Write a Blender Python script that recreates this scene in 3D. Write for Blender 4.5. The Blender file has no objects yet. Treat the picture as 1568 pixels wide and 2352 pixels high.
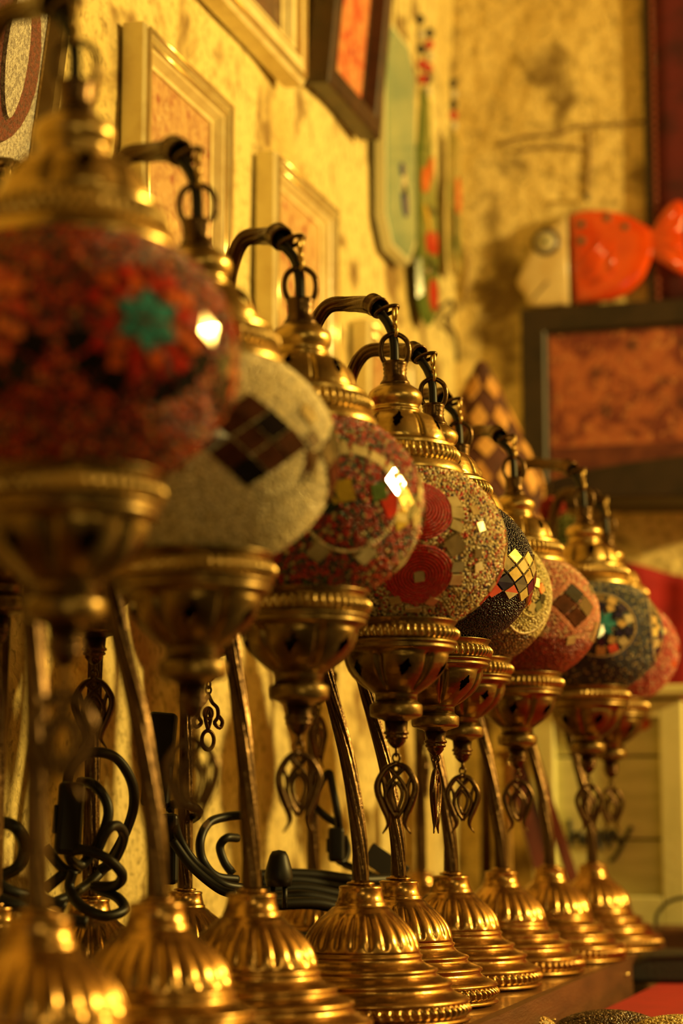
import bpy, math, random
import numpy as np
from mathutils import Vector, Matrix
random.seed(7); rng = np.random.default_rng(11)
PI = math.pi
scene = bpy.context.scene
COL = scene.collection

# ------------------------------------------------------------------ camera, world, lights, exposure
SZ = 1.0                                   # height of the shelf top above the floor
CAMZ = SZ + .1085
YAW, PITCH = math.radians(16.65), math.radians(8.44)
cd = bpy.data.cameras.new('camera'); cam = bpy.data.objects.new('camera', cd); COL.objects.link(cam)
cam.location = (0, 0, CAMZ); cam.rotation_euler = (PI/2 + PITCH, 0, YAW)
cd.sensor_fit = 'VERTICAL'; cd.sensor_height = 36; cd.sensor_width = 24; cd.lens = 75
cd.dof.use_dof = True; cd.dof.focus_distance = 1.31; cd.dof.aperture_fstop = 5.9
cd.clip_start = .05
scene.camera = cam
w = bpy.data.worlds.new('world'); scene.world = w; w.use_nodes = True
w.node_tree.nodes['Background'].inputs[0].default_value = (1, .72, .42, 1)
w.node_tree.nodes['Background'].inputs[1].default_value = .006
def lamp_light(name, loc, power, color, size):
    l = bpy.data.lights.new(name, 'POINT'); l.energy = power; l.color = color; l.shadow_soft_size = size
    o = bpy.data.objects.new(name, l); COL.objects.link(o); o.location = loc
WARM = (1, .68, .17)
lamp_light('shop_bulb', (1.30, 1.90, CAMZ + .80), 172, WARM, .05)
lamp_light('aisle_bulb', (.80, -.95, CAMZ + .20), 13.5, WARM, .06)
lamp_light('sign_fill', (1.5, .1, CAMZ + .85), 13, WARM, .14)  # added fill lamp, brightens the front of the mint sign
lamp_light('doorway_light', (-.35, -1.6, CAMZ + .6), .8, (.72, .80, 1), .16)
scene.view_settings.view_transform = 'Standard'; scene.view_settings.look = 'None'
scene.view_settings.exposure = .14; scene.view_settings.gamma = 1; scene.view_settings.use_curve_mapping = False
try:
    scene.cycles.max_bounces = 6; scene.cycles.diffuse_bounces = 2; scene.cycles.glossy_bounces = 4
    scene.cycles.transmission_bounces = 4; scene.cycles.caustics_reflective = False; scene.cycles.caustics_refractive = False
    scene.cycles.sample_clamp_indirect = 4
except Exception: pass

# image-right and away-from-camera directions on the ground, used to lay out the row of lamps
RH = Vector((math.cos(YAW), math.sin(YAW), 0)); FH = Vector((-math.sin(YAW), math.cos(YAW), 0)); UP = Vector((0, 0, 1))

# ------------------------------------------------------------------ materials
def srgb(r, g, b):
    f = lambda c: c/12.92 if c <= .04045 else ((c + .055)/1.055)**2.4
    return (f(r/255), f(g/255), f(b/255))
MATS = {}
def mat(name, col, rough=.5, metal=0., col2=None, scale=20., lo=.4, hi=.65, bump=0., bscale=60., coat=0., attr=False, detail=5., spec=.5, trans=0., stretch=None):
    if name in MATS: return MATS[name]
    m = bpy.data.materials.new(name); m.use_nodes = True; nt = m.node_tree; N, L = nt.nodes, nt.links
    b = N['Principled BSDF']
    b.inputs['Roughness'].default_value = rough; b.inputs['Metallic'].default_value = metal
    b.inputs['Base Color'].default_value = (*col, 1); b.inputs['Specular IOR Level'].default_value = spec
    b.inputs['Coat Weight'].default_value = coat; b.inputs['Coat Roughness'].default_value = .06
    b.inputs['Transmission Weight'].default_value = trans
    tc = N.new('ShaderNodeTexCoord'); vec = tc.outputs['Object']
    if stretch:
        mp = N.new('ShaderNodeMapping'); mp.inputs['Scale'].default_value = stretch; L.new(vec, mp.inputs['Vector']); vec = mp.outputs['Vector']
    if attr:
        a = N.new('ShaderNodeAttribute'); a.attribute_name = 'Col'; L.new(a.outputs['Color'], b.inputs['Base Color'])
    elif col2 is not None:
        n = N.new('ShaderNodeTexNoise'); n.inputs['Scale'].default_value = scale; n.inputs['Detail'].default_value = detail; L.new(vec, n.inputs['Vector'])
        r = N.new('ShaderNodeMapRange'); r.inputs['From Min'].default_value = lo; r.inputs['From Max'].default_value = hi; L.new(n.outputs['Fac'], r.inputs['Value'])
        x = N.new('ShaderNodeMix'); x.data_type = 'RGBA'; x.inputs['A'].default_value = (*col, 1); x.inputs['B'].default_value = (*col2, 1)
        L.new(r.outputs['Result'], x.inputs['Factor']); L.new(x.outputs['Result'], b.inputs['Base Color'])
    if bump:
        n2 = N.new('ShaderNodeTexNoise'); n2.inputs['Scale'].default_value = bscale; n2.inputs['Detail'].default_value = 4; L.new(vec, n2.inputs['Vector'])
        bp = N.new('ShaderNodeBump'); bp.inputs['Strength'].default_value = bump; bp.inputs['Distance'].default_value = .002
        L.new(n2.outputs['Fac'], bp.inputs['Height']); L.new(bp.outputs['Normal'], b.inputs['Normal'])
    MATS[name] = m; return m

BRASS = mat('aged brass', (.50, .35, .13), .30, 1, (.24, .155, .05), 55, .42, .72, bump=.12, bscale=260)
BRASSB = mat('copper toned brass', (.47, .285, .095), .25, 1, (.27, .15, .045), 45, .42, .75, bump=.10, bscale=260)
BRASSD = mat('darker brass', (.22, .148, .055), .33, 1, (.10, .066, .024), 60, .4, .7, bump=.12, bscale=260)  # darker brass tone for the bowls and knobs
BRONZE = mat('dark bronze', (.105, .062, .028), .28, 1, (.055, .032, .015), 60, .4, .7, bump=.15, bscale=300)
DARKM = mat('blackened bronze', (.13, .085, .05), .36, 1, (.05, .035, .02), 60)
CABLE = mat('black rubber cable', (.006, .0055, .005), .45, spec=.3)
BEAD = mat('glass seed beads', (1, 1, 1), .17, .05, attr=True)
MIRROR = mat('mirror tile', (.82, .74, .52), .09, .92, (.62, .52, .33), 130)
POLISH = mat('polished mirror tile', (.9, .86, .7), .06, 1)
CREAMT = mat('cream glass tile', (.62, .52, .30), .12, .25, (.45, .36, .18), 140, coat=.5)
def tmat(name, c): return mat(name, c, .13, 0, tuple(x*.6 for x in c), 170, coat=.6)
T_RED = tmat('red glass tile', (.55, .02, .012)); T_ORANGE = tmat('orange glass tile', (.72, .12, .02)); T_DRED = tmat('dark red glass tile', (.22, .012, .012))
T_TEAL = tmat('teal glass tile', (.03, .24, .26)); T_BLACK = mat('black glass tile', (.012, .008, .010), .14, 0, (.007, .005, .006), 170, spec=.15); T_NAVY = tmat('navy glass tile', (.018, .014, .055))
T_BROWN = mat('dark brown glass tile', (.075, .026, .013), .14, 0, (.045, .016, .008), 170, spec=.15); T_YELL = tmat('yellow glass tile', (.50, .33, .03)); T_GREEN = tmat('green glass tile', (.05, .11, .02))
T_DGREEN = tmat('dark green glass tile', (.02, .035, .018)); T_AMBER = tmat('amber glass tile', (.55, .36, .13)); T_DBLUE = tmat('dark blue glass tile', (.02, .05, .09))
T_CLEAR = tmat('clear gold glass tile', (.42, .34, .17))

def wall_mat(name, c1, c2, c3, sc, grime=.58):
    m = bpy.data.materials.new(name); m.use_nodes = True; nt = m.node_tree; N, L = nt.nodes, nt.links; b = N['Principled BSDF']
    b.inputs['Roughness'].default_value = .85; b.inputs['Specular IOR Level'].default_value = .25
    tc = N.new('ShaderNodeTexCoord'); v = tc.outputs['Object']
    def noise(s, d, dist=0.):
        n = N.new('ShaderNodeTexNoise'); n.inputs['Scale'].default_value = s; n.inputs['Detail'].default_value = d; n.inputs['Distortion'].default_value = dist
        L.new(v, n.inputs['Vector']); return n.outputs['Fac']
    def mr(f, a, c):
        r = N.new('ShaderNodeMapRange'); r.interpolation_type = 'SMOOTHSTEP'; r.inputs['From Min'].default_value = a; r.inputs['From Max'].default_value = c; L.new(f, r.inputs['Value']); return r.outputs['Result']
    def mix(f, a, c, fac=1.):
        x = N.new('ShaderNodeMix'); x.data_type = 'RGBA'
        if hasattr(a, 'is_linked') or not isinstance(a, tuple): L.new(a, x.inputs['A'])
        else: x.inputs['A'].default_value = (*a, 1)
        x.inputs['B'].default_value = (*c, 1); L.new(f, x.inputs['Factor']); return x.outputs['Result']
    c = mix(mr(noise(sc*.9, 5), .42, .66), c1, c2)
    c = mix(mr(noise(sc*2.3, 6, .4), grime, grime + .13), c, c3)
    c = mix(mr(noise(sc*7, 6), .56, .80), c, tuple(.8*q for q in c3))
    c = mix(mr(noise(sc*26, 6, .5), .50, .74), c, tuple(.5*q for q in c2))  # fine dark flecks: dirt, plus the shade of small pits painted into the colour
    L.new(c, b.inputs['Base Color'])
    bp = N.new('ShaderNodeBump'); bp.inputs['Strength'].default_value = .9; bp.inputs['Distance'].default_value = .012
    L.new(noise(sc*6, 8, .3), bp.inputs['Height']); L.new(bp.outputs['Normal'], b.inputs['Normal'])
    return m
PLASTER_L = wall_mat('rough plaster', (.83, .68, .29), (.70, .53, .19), (.28, .175, .06), 6.0, .54)
PLASTER_B = wall_mat('stained plaster', (.90, .70, .29), (.74, .54, .19), (.22, .14, .045), 5.0, .53)
PLASTER_D = wall_mat('shop plaster', (.13, .09, .05), (.10, .065, .035), (.05, .03, .02), 2., .6)
WOOD = mat('brown shelf board', (.115, .044, .016), .45, 0, (.06, .022, .008), 14, .35, .7, bump=.3, bscale=90, stretch=(6, 1, 6))
SHELFTOP = mat('varnished shelf board', (.24, .105, .035), .22, 0, (.15, .06, .02), 14, .35, .7, stretch=(6, 1, 6), coat=.3)
CREAMW = mat('cream painted wood', (.95, .83, .46), .25, 0, (.74, .58, .27), 40, .45, .75, bump=.2, bscale=120, coat=.4)
BLACKW = mat('black brown wood', (.032, .017, .010), .5, 0, (.016, .009, .006), 30)
GOLDB = mat('pale gilt bead', (.85, .66, .30), .2, .55, (.7, .5, .2), 30)
GOLD = mat('gilt moulding', (.80, .56, .22), .22, .9, (.6, .38, .12), 30)

# ------------------------------------------------------------------ object helpers
def link_mesh(name, me, parent=None, loc=(0, 0, 0), rz=0.):
    o = bpy.data.objects.new(name, me); COL.objects.link(o); o.location = loc
    if rz: o.rotation_euler = (0, 0, rz)
    if parent is not None: o.parent = parent
    return o
def mk(name, V, F, m, smooth=True):
    me = bpy.data.meshes.new(name); me.from_pydata([tuple(v) for v in V], [], F); me.materials.append(m)
    if smooth: me.shade_smooth() if hasattr(me, 'shade_smooth') else [setattr(p, 'use_smooth', True) for p in me.polygons]
    me.update(); return me
def obj(name, VF, m, parent=None, loc=(0, 0, 0), smooth=True, rz=0.):
    return link_mesh(name, mk(name, VF[0], VF[1], m, smooth), parent, loc, rz)
def empty(name, loc, label, cat, group=None, rz=0.):
    o = bpy.data.objects.new(name, None); COL.objects.link(o); o.location = loc; o.empty_display_size = .02; o.rotation_euler = (0, 0, rz)
    return tag(o, label, cat, group)
def tag(o, label, cat, group=None):
    o['label'] = label; o['category'] = cat
    if group: o['group'] = group
    return o
def join(*parts):
    V, F = [], []
    for v, f in parts:
        n = len(V); V += [tuple(p) for p in v]; F += [tuple(i + n for i in q) for q in f]
    return V, F
def lathe(prof, n=64, mod=None, skip=None, cap0=False, cap1=False):
    V, F = [], []
    for r, z in prof:
        for k in range(n):
            t = 2*PI*k/n; rr = r*mod(t, z) if mod else r
            V.append((rr*math.cos(t), rr*math.sin(t), z))
    for i in range(len(prof) - 1):
        for k in range(n):
            k2 = (k + 1) % n
            if skip:
                t = 2*PI*(k + .5)/n; z = (prof[i][1] + prof[i+1][1])/2
                if skip(t, z): continue
            F.append((i*n + k, (i+1)*n + k, (i+1)*n + k2, i*n + k2))
    if cap0: F.append(tuple(range(n)))
    if cap1: F.append(tuple((len(prof)-1)*n + k for k in reversed(range(n))))
    return V, F
def spline(pts, n):
    P = [Vector(p) for p in pts]; P = [2*P[0] - P[1]] + P + [2*P[-1] - P[-2]]; out = []
    segs = len(P) - 3
    for i in range(n + 1):
        s = i/n*segs; k = min(int(s), segs - 1); t = s - k; a, b, c, d = P[k:k+4]
        out.append(.5*((2*b) + (c - a)*t + (2*a - 5*b + 4*c - d)*t*t + (3*b - a - 3*c + d)*t**3))
    return out
def tube(path, rad, n=10, closed=False, mod=None, flat=None, caps=True):
    """rad: number or f(s); mod(theta, s): radial factor"""
    P = [Vector(p) for p in path]; m = len(P); V, F = [], []
    T = [((P[(i+1) % m] - P[i-1]) if closed else (P[min(i+1, m-1)] - P[max(i-1, 0)])).normalized() for i in range(m)]
    a = T[0].orthogonal().normalized() if flat is None else (Vector(flat) - T[0]*T[0].dot(Vector(flat))).normalized()
    for i in range(m):
        a = (a - T[i]*a.dot(T[i])).normalized() if flat is None else (Vector(flat) - T[i]*T[i].dot(Vector(flat))).normalized()
        b = T[i].cross(a); s = i/max(m-1, 1); r = rad(s) if callable(rad) else rad
        for k in range(n):
            t = 2*PI*k/n; q = r*(mod(t, s) if mod else 1)
            V.append(P[i] + a*(q*math.cos(t)) + b*(q*math.sin(t)))
    for i in range(m if closed else m - 1):
        j = (i + 1) % m
        for k in range(n): F.append((i*n + k, i*n + (k+1) % n, j*n + (k+1) % n, j*n + k))
    if caps and not closed: F += [tuple(reversed(range(n))), tuple((m-1)*n + k for k in range(n))]
    return V, F
def box(x0, x1, y0, y1, z0, z1):
    V = [(x, y, z) for z in (z0, z1) for y in (y0, y1) for x in (x0, x1)]
    return V, [(0, 2, 3, 1), (4, 5, 7, 6), (0, 1, 5, 4), (2, 6, 7, 3), (0, 4, 6, 2), (1, 3, 7, 5)]
def prism(poly, h0, h1, fn, inset=0.):
    """extrude a 2D polygon between heights h0 and h1; fn(u, v, w) -> point; inset shrinks the upper face"""
    n = len(poly); cx = sum(p[0] for p in poly)/n; cy = sum(p[1] for p in poly)/n
    top = [(cx + (u - cx)*(1 - inset), cy + (v - cy)*(1 - inset)) for u, v in poly]
    V = [fn(u, v, h0) for u, v in poly] + [fn(u, v, h1) for u, v in top]
    F = [tuple(range(n, 2*n)), tuple(reversed(range(n)))] + [(i, (i+1) % n, n + (i+1) % n, n + i) for i in range(n)]
    return V, F
def bevel(o, w=.002, seg=2):
    b = o.modifiers.new('bevel', 'BEVEL'); b.width = w; b.segments = seg; b.limit_method = 'ANGLE'; return o

# ------------------------------------------------------------------ the room
def struct(name, VF, m):
    o = obj(name, VF, m, smooth=False); o['kind'] = 'structure'; return o
XW, YB = -.60, 2.49
struct('floor', box(-.75, 2.6, -2.6, 2.64, -.06, 0), mat('stone floor', (.06, .04, .025), .6, 0, (.04, .025, .015), 6))
struct('ceiling', box(-.75, 2.6, -2.6, 2.64, 2.75, 2.85), PLASTER_D)
def rough_wall(name, m, org, U, n_u, n_v, lu, lv, W, amp):
    V, F = [], []
    ph = rng.uniform(0, 6.28, 12); fr = rng.uniform(6, 34, (12, 2)) * rng.choice([-1, 1], (12, 2))
    for j in range(n_v + 1):
        for i in range(n_u + 1):
            u, v = lu*i/n_u, lv*j/n_v
            d = sum(math.sin(fr[k][0]*u + fr[k][1]*v + ph[k]) for k in range(12))/12*amp
            V.append(Vector(org) + Vector(U)*u + UP*v + Vector(W)*d)
    q = n_u + 1
    for j in range(n_v):
        for i in range(n_u): F.append((j*q + i, j*q + i + 1, (j+1)*q + i + 1, (j+1)*q + i))
    b0 = len(V); co = [0, n_u, (n_v)*q + n_u, n_v*q]
    for c in co: V.append(Vector(V[c]) - Vector(W)*.12)
    F += [(b0 + 3, b0 + 2, b0 + 1, b0)]
    o = obj(name, (V, F), m); o['kind'] = 'structure'; return o
rough_wall('wall_left', PLASTER_L, (XW, -2.5, 0), (0, 1, 0), 150, 80, 5.0, 2.75, (1, 0, 0), .008)
WALL_BACK = rough_wall('wall_back', PLASTER_B, (XW - .02, YB, 0), (1, 0, 0), 110, 80, 3.2, 2.75, (0, -1, 0), .0015)
struct('wall_right', box(2.5, 2.6, -2.5, 2.5, 0, 2.75), PLASTER_D)
struct('wall_front', box(-.62, 2.6, -2.6, -2.5, 0, 2.75), PLASTER_D)

CRACKS = [[(1140, 335), (1210, 313), (1262, 311), (1330, 291), (1400, 286), (1490, 278)], [(1350, 298), (1354, 360), (1349, 410), (1349, 452)], [(1180, 348), (1260, 338), (1345, 342)], [(1060, 560), (1072, 610), (1066, 690)]]
# ------------------------------------------------------------------ shelf and lower table
def ex(y): return -.292 - .028*(y - 1.5)                 # front edge of the shelf
sh = empty('wall_shelf', (XW, .9, SZ), 'long brown wooden shelf under the whole row of brass lamps', 'shelf')
def shelf_poly(y0, y1, z0, z1, xi=0.):
    P = [(XW - .003, y0), (ex(y0) + xi, y0), (ex(y1) + xi, y1), (XW - .003, y1)]
    V = [(x - XW, y - .9, z0) for x, y in P] + [(x - XW, y - .9, z1) for x, y in P]
    return V, [(3, 2, 1, 0), (4, 5, 6, 7), (0, 1, 5, 4), (1, 2, 6, 5), (2, 3, 7, 6), (3, 0, 4, 7)]
obj('board', shelf_poly(.35, 2.47, -.030, 0), SHELFTOP, sh, smooth=False)
V = []
for y in (.35, 2.47):
    for dx, z in ((0.0005, -.034), (.007, -.034), (.007, .0004), (.0005, .0004)): V.append((ex(y) + dx - XW, y - .9, z))
obj('edge_strip', (V, [(0, 1, 2, 3), (7, 6, 5, 4), (0, 4, 5, 1), (1, 5, 6, 2), (2, 6, 7, 3), (3, 7, 4, 0)]), WOOD, sh, smooth=False)
for y, z in ((1.43, -.018), (1.80, -.012), (1.95, -.010)):
    obj('nail', tube([(ex(y) + .005 - XW, y - .9, z), (ex(y) + .0105 - XW, y - .9 + .001, z + .001)], .0011, 8), GOLD, sh)
for y in (.6, 1.5, 2.3):
    obj('bracket', join(box(.0, .24, y - .91, y - .89, -.05, -.032), box(0, .02, y - .91, y - .89, -.20, -.032)), BLACKW, sh, smooth=False)

tb = empty('display_table', (.15, 1.5, 0), 'low dark wooden table with a smooth red cloth beside the lamp shelf', 'table')
tx0 = ex(1.5) + .018 - .15; TZ = SZ - .0225
REDC = mat('red cloth', (.36, .007, .005), .95, 0, (.30, .005, .004), 60, bump=.25, bscale=700)
cy0, cy1, cx1 = -.28, .52, .16
obj('tablecloth', join(box(tx0, cx1, cy0, cy1, TZ - .003, TZ), box(tx0, tx0 + .003, cy0, cy1, TZ - .20, TZ - .003)), REDC, tb, smooth=False)
obj('table_top', box(tx0 + .004, .594, -.99, .61, TZ - .03, TZ - .0035), BLACKW, tb, smooth=False)
for x in (tx0 + .04, .55):
    for y in (-.95, .57): obj('leg', box(x - .02, x + .02, y - .02, y + .02, 0, TZ - .03), WOOD, tb, smooth=False)

# ------------------------------------------------------------------ lamp parts (shared meshes)
BASE_H = .077
base_prof = [(.0, .0018), (.056, .0018), (.0620, .0014), (.0626, .0024), (.0620, .0034), (.0605, .0040), (.0600, .0046)]
base_prof2 = [(.0602, .0112), (.0618, .0122), (.0612, .0136), (.0575, .0152), (.0535, .0172), (.0512, .0192), (.0515, .0206), (.0525, .0214), (.0522, .0226), (.0490, .0240),
  (.0455, .0254), (.0432, .0268), (.0430, .0280), (.0440, .0288), (.0437, .0299), (.0405, .0310), (.0370, .0326), (.0350, .0345), (.0345, .0360), (.0352, .0366), (.0352, .0376), (.0341, .0382), (.0338, .0392)]
dome = []
for i in range(23):
    t = i/22; z = .0392 + t*(.0615 - .0392); dome.append((.0338 - .0150*t**2.1, z))
base_prof3 = [(.0176, .0628), (.0162, .0640), (.0150, .0646), (.0145, .0656), (.0146, .0664), (.0138, .0670), (.0128, .0705), (.0122, .0738), (.0126, .0748), (.0124, .0757), (.0110, .0762), (.0055, .0765), (.0052, .0772), (0, .0772)]
def flute(t, z):
    e = max(0., min(1., (z - .0402)/.003))*max(0., min(1., (.0610 - z)/.004))
    return 1 - .062*e*(1 - abs(math.sin(11*t))**.38)
BASE_ME = mk('base', *lathe(base_prof + [(.0585, .0050), (.0588, .0108)] + base_prof2 + dome + base_prof3, 176, flute), BRASSB)
def beaded(r, z0, z1, n, bulge, lean=.35):
    prof = [(r - bulge*.6, z0)] + [(r + bulge*.35*math.sin(PI*i/6), z0 + (z1 - z0)*i/6) for i in range(7)] + [(r - bulge*.6, z1)]
    def md(t, z):
        s = (z - z0)/(z1 - z0); e = math.sin(PI*min(max(s, 0), 1))
        return 1 + bulge/r*e*(abs(math.cos(n/2*t + lean*(s - .5)*PI)) - .55)
    return lathe(prof, n*8, md)
BASE_BEAD = mk('beaded_ring', *beaded(.0608, .0046, .0114, 66, .0030), BRASSB)
COLLAR_ME = mk('stem_collar', *lathe([(.0, .0768), (.0078, .0768), (.0082, .0774), (.0076, .0781), (.0056, .0784), (.0052, .0792), (0, .0792)], 32), BRASSB)
def leaf(t, z, z0, hz, ht, n=6, off=0.):
    d = ((t - off + PI/n) % (2*PI/n)) - PI/n; s = (z - z0)/hz
    return abs(s) < 1 and abs(d - .05*s) < ht*(1 - abs(s))*(1 + .18*math.sin(9*s))
def refine(prof, step):
    out = [prof[0]]
    for a, b in zip(prof, prof[1:]):
        k = max(1, int(abs(b[1] - a[1])/step))
        for i in range(1, k + 1): out.append((a[0] + (b[0] - a[0])*i/k, a[1] + (b[1] - a[1])*i/k))
    return out
# everything that hangs is modelled about its own axis, z measured from the shelf
neck_top = [(0, .3752), (.0062, .3752), (.0071, .3747), (.0073, .3732), (.0066, .3718), (.0070, .3708), (.0064, .3696), (.0068, .3684), (.0064, .3672), (.0069, .3658), (.0073, .3642), (.0084, .3628), (.0088, .3616), (.0080, .3610), (0, .3610)]
cap_neck = [(.0060, .3612), (.0092, .3612), (.0104, .3604), (.0128, .3588), (.0150, .3566), (.0158, .3540), (.0154, .3512), (.0140, .3492), (.0131, .3478), (.0138, .3472), (.0146, .3464), (.0145, .3454), (.0136, .3447)]
cap_body = [(.0148, .3443), (.0182, .3434), (.0210, .3420), (.0234, .3402), (.0253, .3380), (.0268, .3354), (.0280, .3325), (.0289, .3296), (.0297, .3268)]
cap_low = [(.0310, .3262), (.0330, .3258), (.0338, .3246), (.0330, .3234), (.0336, .3228), (.0340, .3145), (.0362, .3142), (.0378, .3128), (.0390, .3104), (.0394, .3086), (.0392, .3076), (.0380, .3072)]
def cap_mod(t, z):
    if not .3268 < z < .3445: return 1
    e = min(1, (z - .3268)/.002)*min(1, (.3445 - z)/.003); d = ((t) % (PI/3)) - PI/6
    return 1 - .075*e*math.exp(-(d/.045)**2) + .03*e*math.cos(6*t)
CAP_ME = mk('cap', *lathe(cap_neck + refine(cap_body, .0006) + cap_low, 240, cap_mod, lambda t, z: leaf(t, z, .3370, .0058, .115)), BRASS)
NECK_ME = mk('cap_neck', *lathe(neck_top, 48), BRONZE)
CAP_BEAD = mk('beaded_ring', *beaded(.0352, .3144, .3232, 58, .0028), BRASS)
bowl_top = [(.0270, .2212), (.0325, .2226), (.0350, .2244), (.0346, .2240), (.0334, .2222), (.0326, .2208), (.0326, .2134), (.0344, .2128), (.0350, .2119), (.0344, .2110), (.0328, .2104), (.0336, .2096), (.0338, .2086), (.0330, .2077), (.0304, .2070)]
bowl_body = [(.0298, .2056), (.0294, .2030), (.0286, .2000), (.0272, .1968), (.0250, .1936), (.0220, .1906), (.0188, .1880), (.0160, .1860), (.0138, .1845)]
def bowl_mod(t, z):
    if not .1845 < z < .2060: return 1
    e = min(1, (z - .1845)/.003)*min(1, (.2060 - z)/.002); d = (t % (PI/3)) - PI/6
    return 1 + e*(-.10*math.exp(-(d/.07)**2) + .025*math.cos(6*t))
BOWL_ME = mk('bowl', *lathe(bowl_top + refine(bowl_body, .0007) + [(.0124, .1838), (.0120, .1828), (.0120, .1792), (0, .1792)], 240, bowl_mod, lambda t, z: leaf(t, z, .1970, .0050, .125)), BRASSD)
BOWL_BEAD = mk('beaded_ring', *beaded(.0340, .2134, .2208, 54, .0030), BRASS)
KNOB_ME = mk('knob', *lathe([(0, .1794), (.0124, .1792), (.0130, .1784), (.0145, .1776), (.0149, .1764), (.0148, .1722), (.0143, .1710), (.0120, .1702), (.0080, .1690), (.0060, .1676), (0, .1676)], 64), BRASSD)
FINIAL_ME = mk('finial', *lathe([(r_*1.15, z_) for r_, z_ in [(0, .1682), (.0058, .1680), (.0054, .1630), (.0062, .1622), (.0062, .1612), (.0050, .1604), (.0057, .1596), (.0055, .1586), (.0044, .1580), (.0046, .1570), (.0034, .1552), (.0022, .1538), (.0012, .1530), (0, .1529)]], 40), BRONZE)
def ring_path(rx, rz, c, n=28, axis='x'):
    return [(c[0] + rx*math.cos(2*PI*i/n), c[1], c[2] + rz*math.sin(2*PI*i/n)) if axis == 'x' else ((c[0], c[1] + rx*math.cos(2*PI*i/n), c[2] + rz*math.sin(2*PI*i/n)) if axis == 'y' else (c[0] + rx*math.cos(2*PI*i/n), c[1] + rz*math.sin(2*PI*i/n), c[2])) for i in range(n)]
rp = spline([(-.0046, 0, .3728), (-.0074, 0, .3772), (-.0082, 0, .3830), (-.0066, 0, .3882), (-.0022, 0, .3912), (.0022, 0, .3912), (.0066, 0, .3882), (.0082, 0, .3830), (.0074, 0, .3772), (.0046, 0, .3728)], 40)
HRING_ME = mk('hanging_ring', *tube(rp, .00150, 10), BRONZE)
LINK_ME = mk('chain_link', *join(tube(ring_path(.0018, .0044, (0, 0, .4042), 20, 'y'), .0009, 8, True), tube([(0, 0, .4010), (0, 0, .3958)], .0013, 8), tube(ring_path(.0020, .0034, (0, 0, .3934), 20, 'y'), .0010, 8, True)), BRASS)
LOOP_ME = mk('pendant_loop', *join(tube(ring_path(.0022, .0024, (0, 0, .1512), 18, 'y'), .0007, 8, True), tube(ring_path(.0021, .0024, (0, 0, .1478), 18, 'x'), .0007, 8, True)), BRONZE)
def taper(a, b): return lambda s: a + (b - a)*abs(2*s - 1)**1.5
def tulip():
    P = []
    for sx in (-1, 1):
        P.append(tube(spline([(0, 0, .1448), (sx*.0055, 0, .1420), (sx*.0100, 0, .1350), (sx*.0104, 0, .1290), (sx*.0078, 0, .1215), (sx*.0050, 0, .1150), (sx*.0048, 0, .1105), (sx*.0080, 0, .1056)], 26), lambda s: .0013 + .0008*math.sin(PI*min(s*1.15, 1)) - .0009*max(0, s - .8)/.2, 8))
        P.append(tube(spline([(sx*.0046, 0, .1425), (sx*.0018, 0, .1395), (-sx*.0005, 0, .1375), (-sx*.0040, 0, .1330), (-sx*.0062, 0, .1270), (-sx*.0040, 0, .1200), (0, 0, .1140)], 20), .00125, 8))
        P.append(tube(spline([(sx*.0086, 0, .1385), (sx*.0066, 0, .1330), (sx*.0060, 0, .1280), (sx*.0062, 0, .1235)], 12), .0011, 8))
        P.append(tube(spline([(0, 0, .1345), (sx*.0030, 0, .1300), (sx*.0030, 0, .1250), (0, 0, .1175)], 14), .0011, 8))
    P.append(tube(ring_path(.0017, .0018, (0, 0, .1418), 16), .0008, 8, True)); P.append(tube([(0, 0, .1462), (0, 0, .1432)], .0011, 8))
    return join(*P)
TULIP_ME = mk('tulip_pendant', *tulip(), BRONZE)
def rosette():
    P = [tube(ring_path(.0030, .0034, (0, 0, .1330), 20), .0013, 8, True), tube(ring_path(.0046, .0060, (0, 0, .1160), 20), .0013, 8, True)]
    for sx in (-1, 1):
        P.append(tube(spline([(0, 0, .1450), (sx*.003, 0, .1400), (sx*.007, 0, .1365), (sx*.0075, 0, .1310), (sx*.005, 0, .1270), (sx*.009, 0, .1240), (sx*.011, 0, .1280), (sx*.008, 0, .1315)], 24), .0013, 8))
        P.append(tube(spline([(0, 0, .1365), (sx*.002, 0, .1300), (0, 0, .1230)], 8), .0013, 8))
    P.append(tube([(0, 0, .1465), (0, 0, .1440)], .001, 8)); return join(*P)
ROSETTE_ME = mk('rosette_pendant', *rosette(), BRONZE)

# ------------------------------------------------------------------ mosaic globes
GA, GC, GZ = .0625, .0505, .2681
GLOBE_PROF = [(GA*.995*math.cos(t), GC*.995*math.sin(t)) for t in [math.radians(a) for a in range(64, -66, -4)]]
def ell(lon, lat, off=0.):
    """lon 0 looks at the camera, positive to the image right"""
    d = -FH*math.cos(lon) + RH*math.sin(lon); cl, sl = math.cos(lat), math.sin(lat)
    n = Vector((d.x*cl/GA, d.y*cl/GA, sl/GC)).normalized()
    return Vector((d.x*cl*GA, d.y*cl*GA, sl*GC)) + n*off
BT = []                                                     # bead template: low six-sided glass drop
for k in range(6): BT.append((math.cos(k*PI/3), math.sin(k*PI/3), -.15))
for k in range(6): BT.append((.72*math.cos(k*PI/3), .72*math.sin(k*PI/3), .5))
BT.append((0, 0, .78)); BT = np.array(BT)
BF = [(k, (k+1) % 6, 6 + (k+1) % 6) for k in range(6)] + [(k, 6 + (k+1) % 6, 6 + k) for k in range(6)] + [(6 + k, 6 + (k+1) % 6, 12) for k in range(6)]
BF = np.array(BF)
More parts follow.
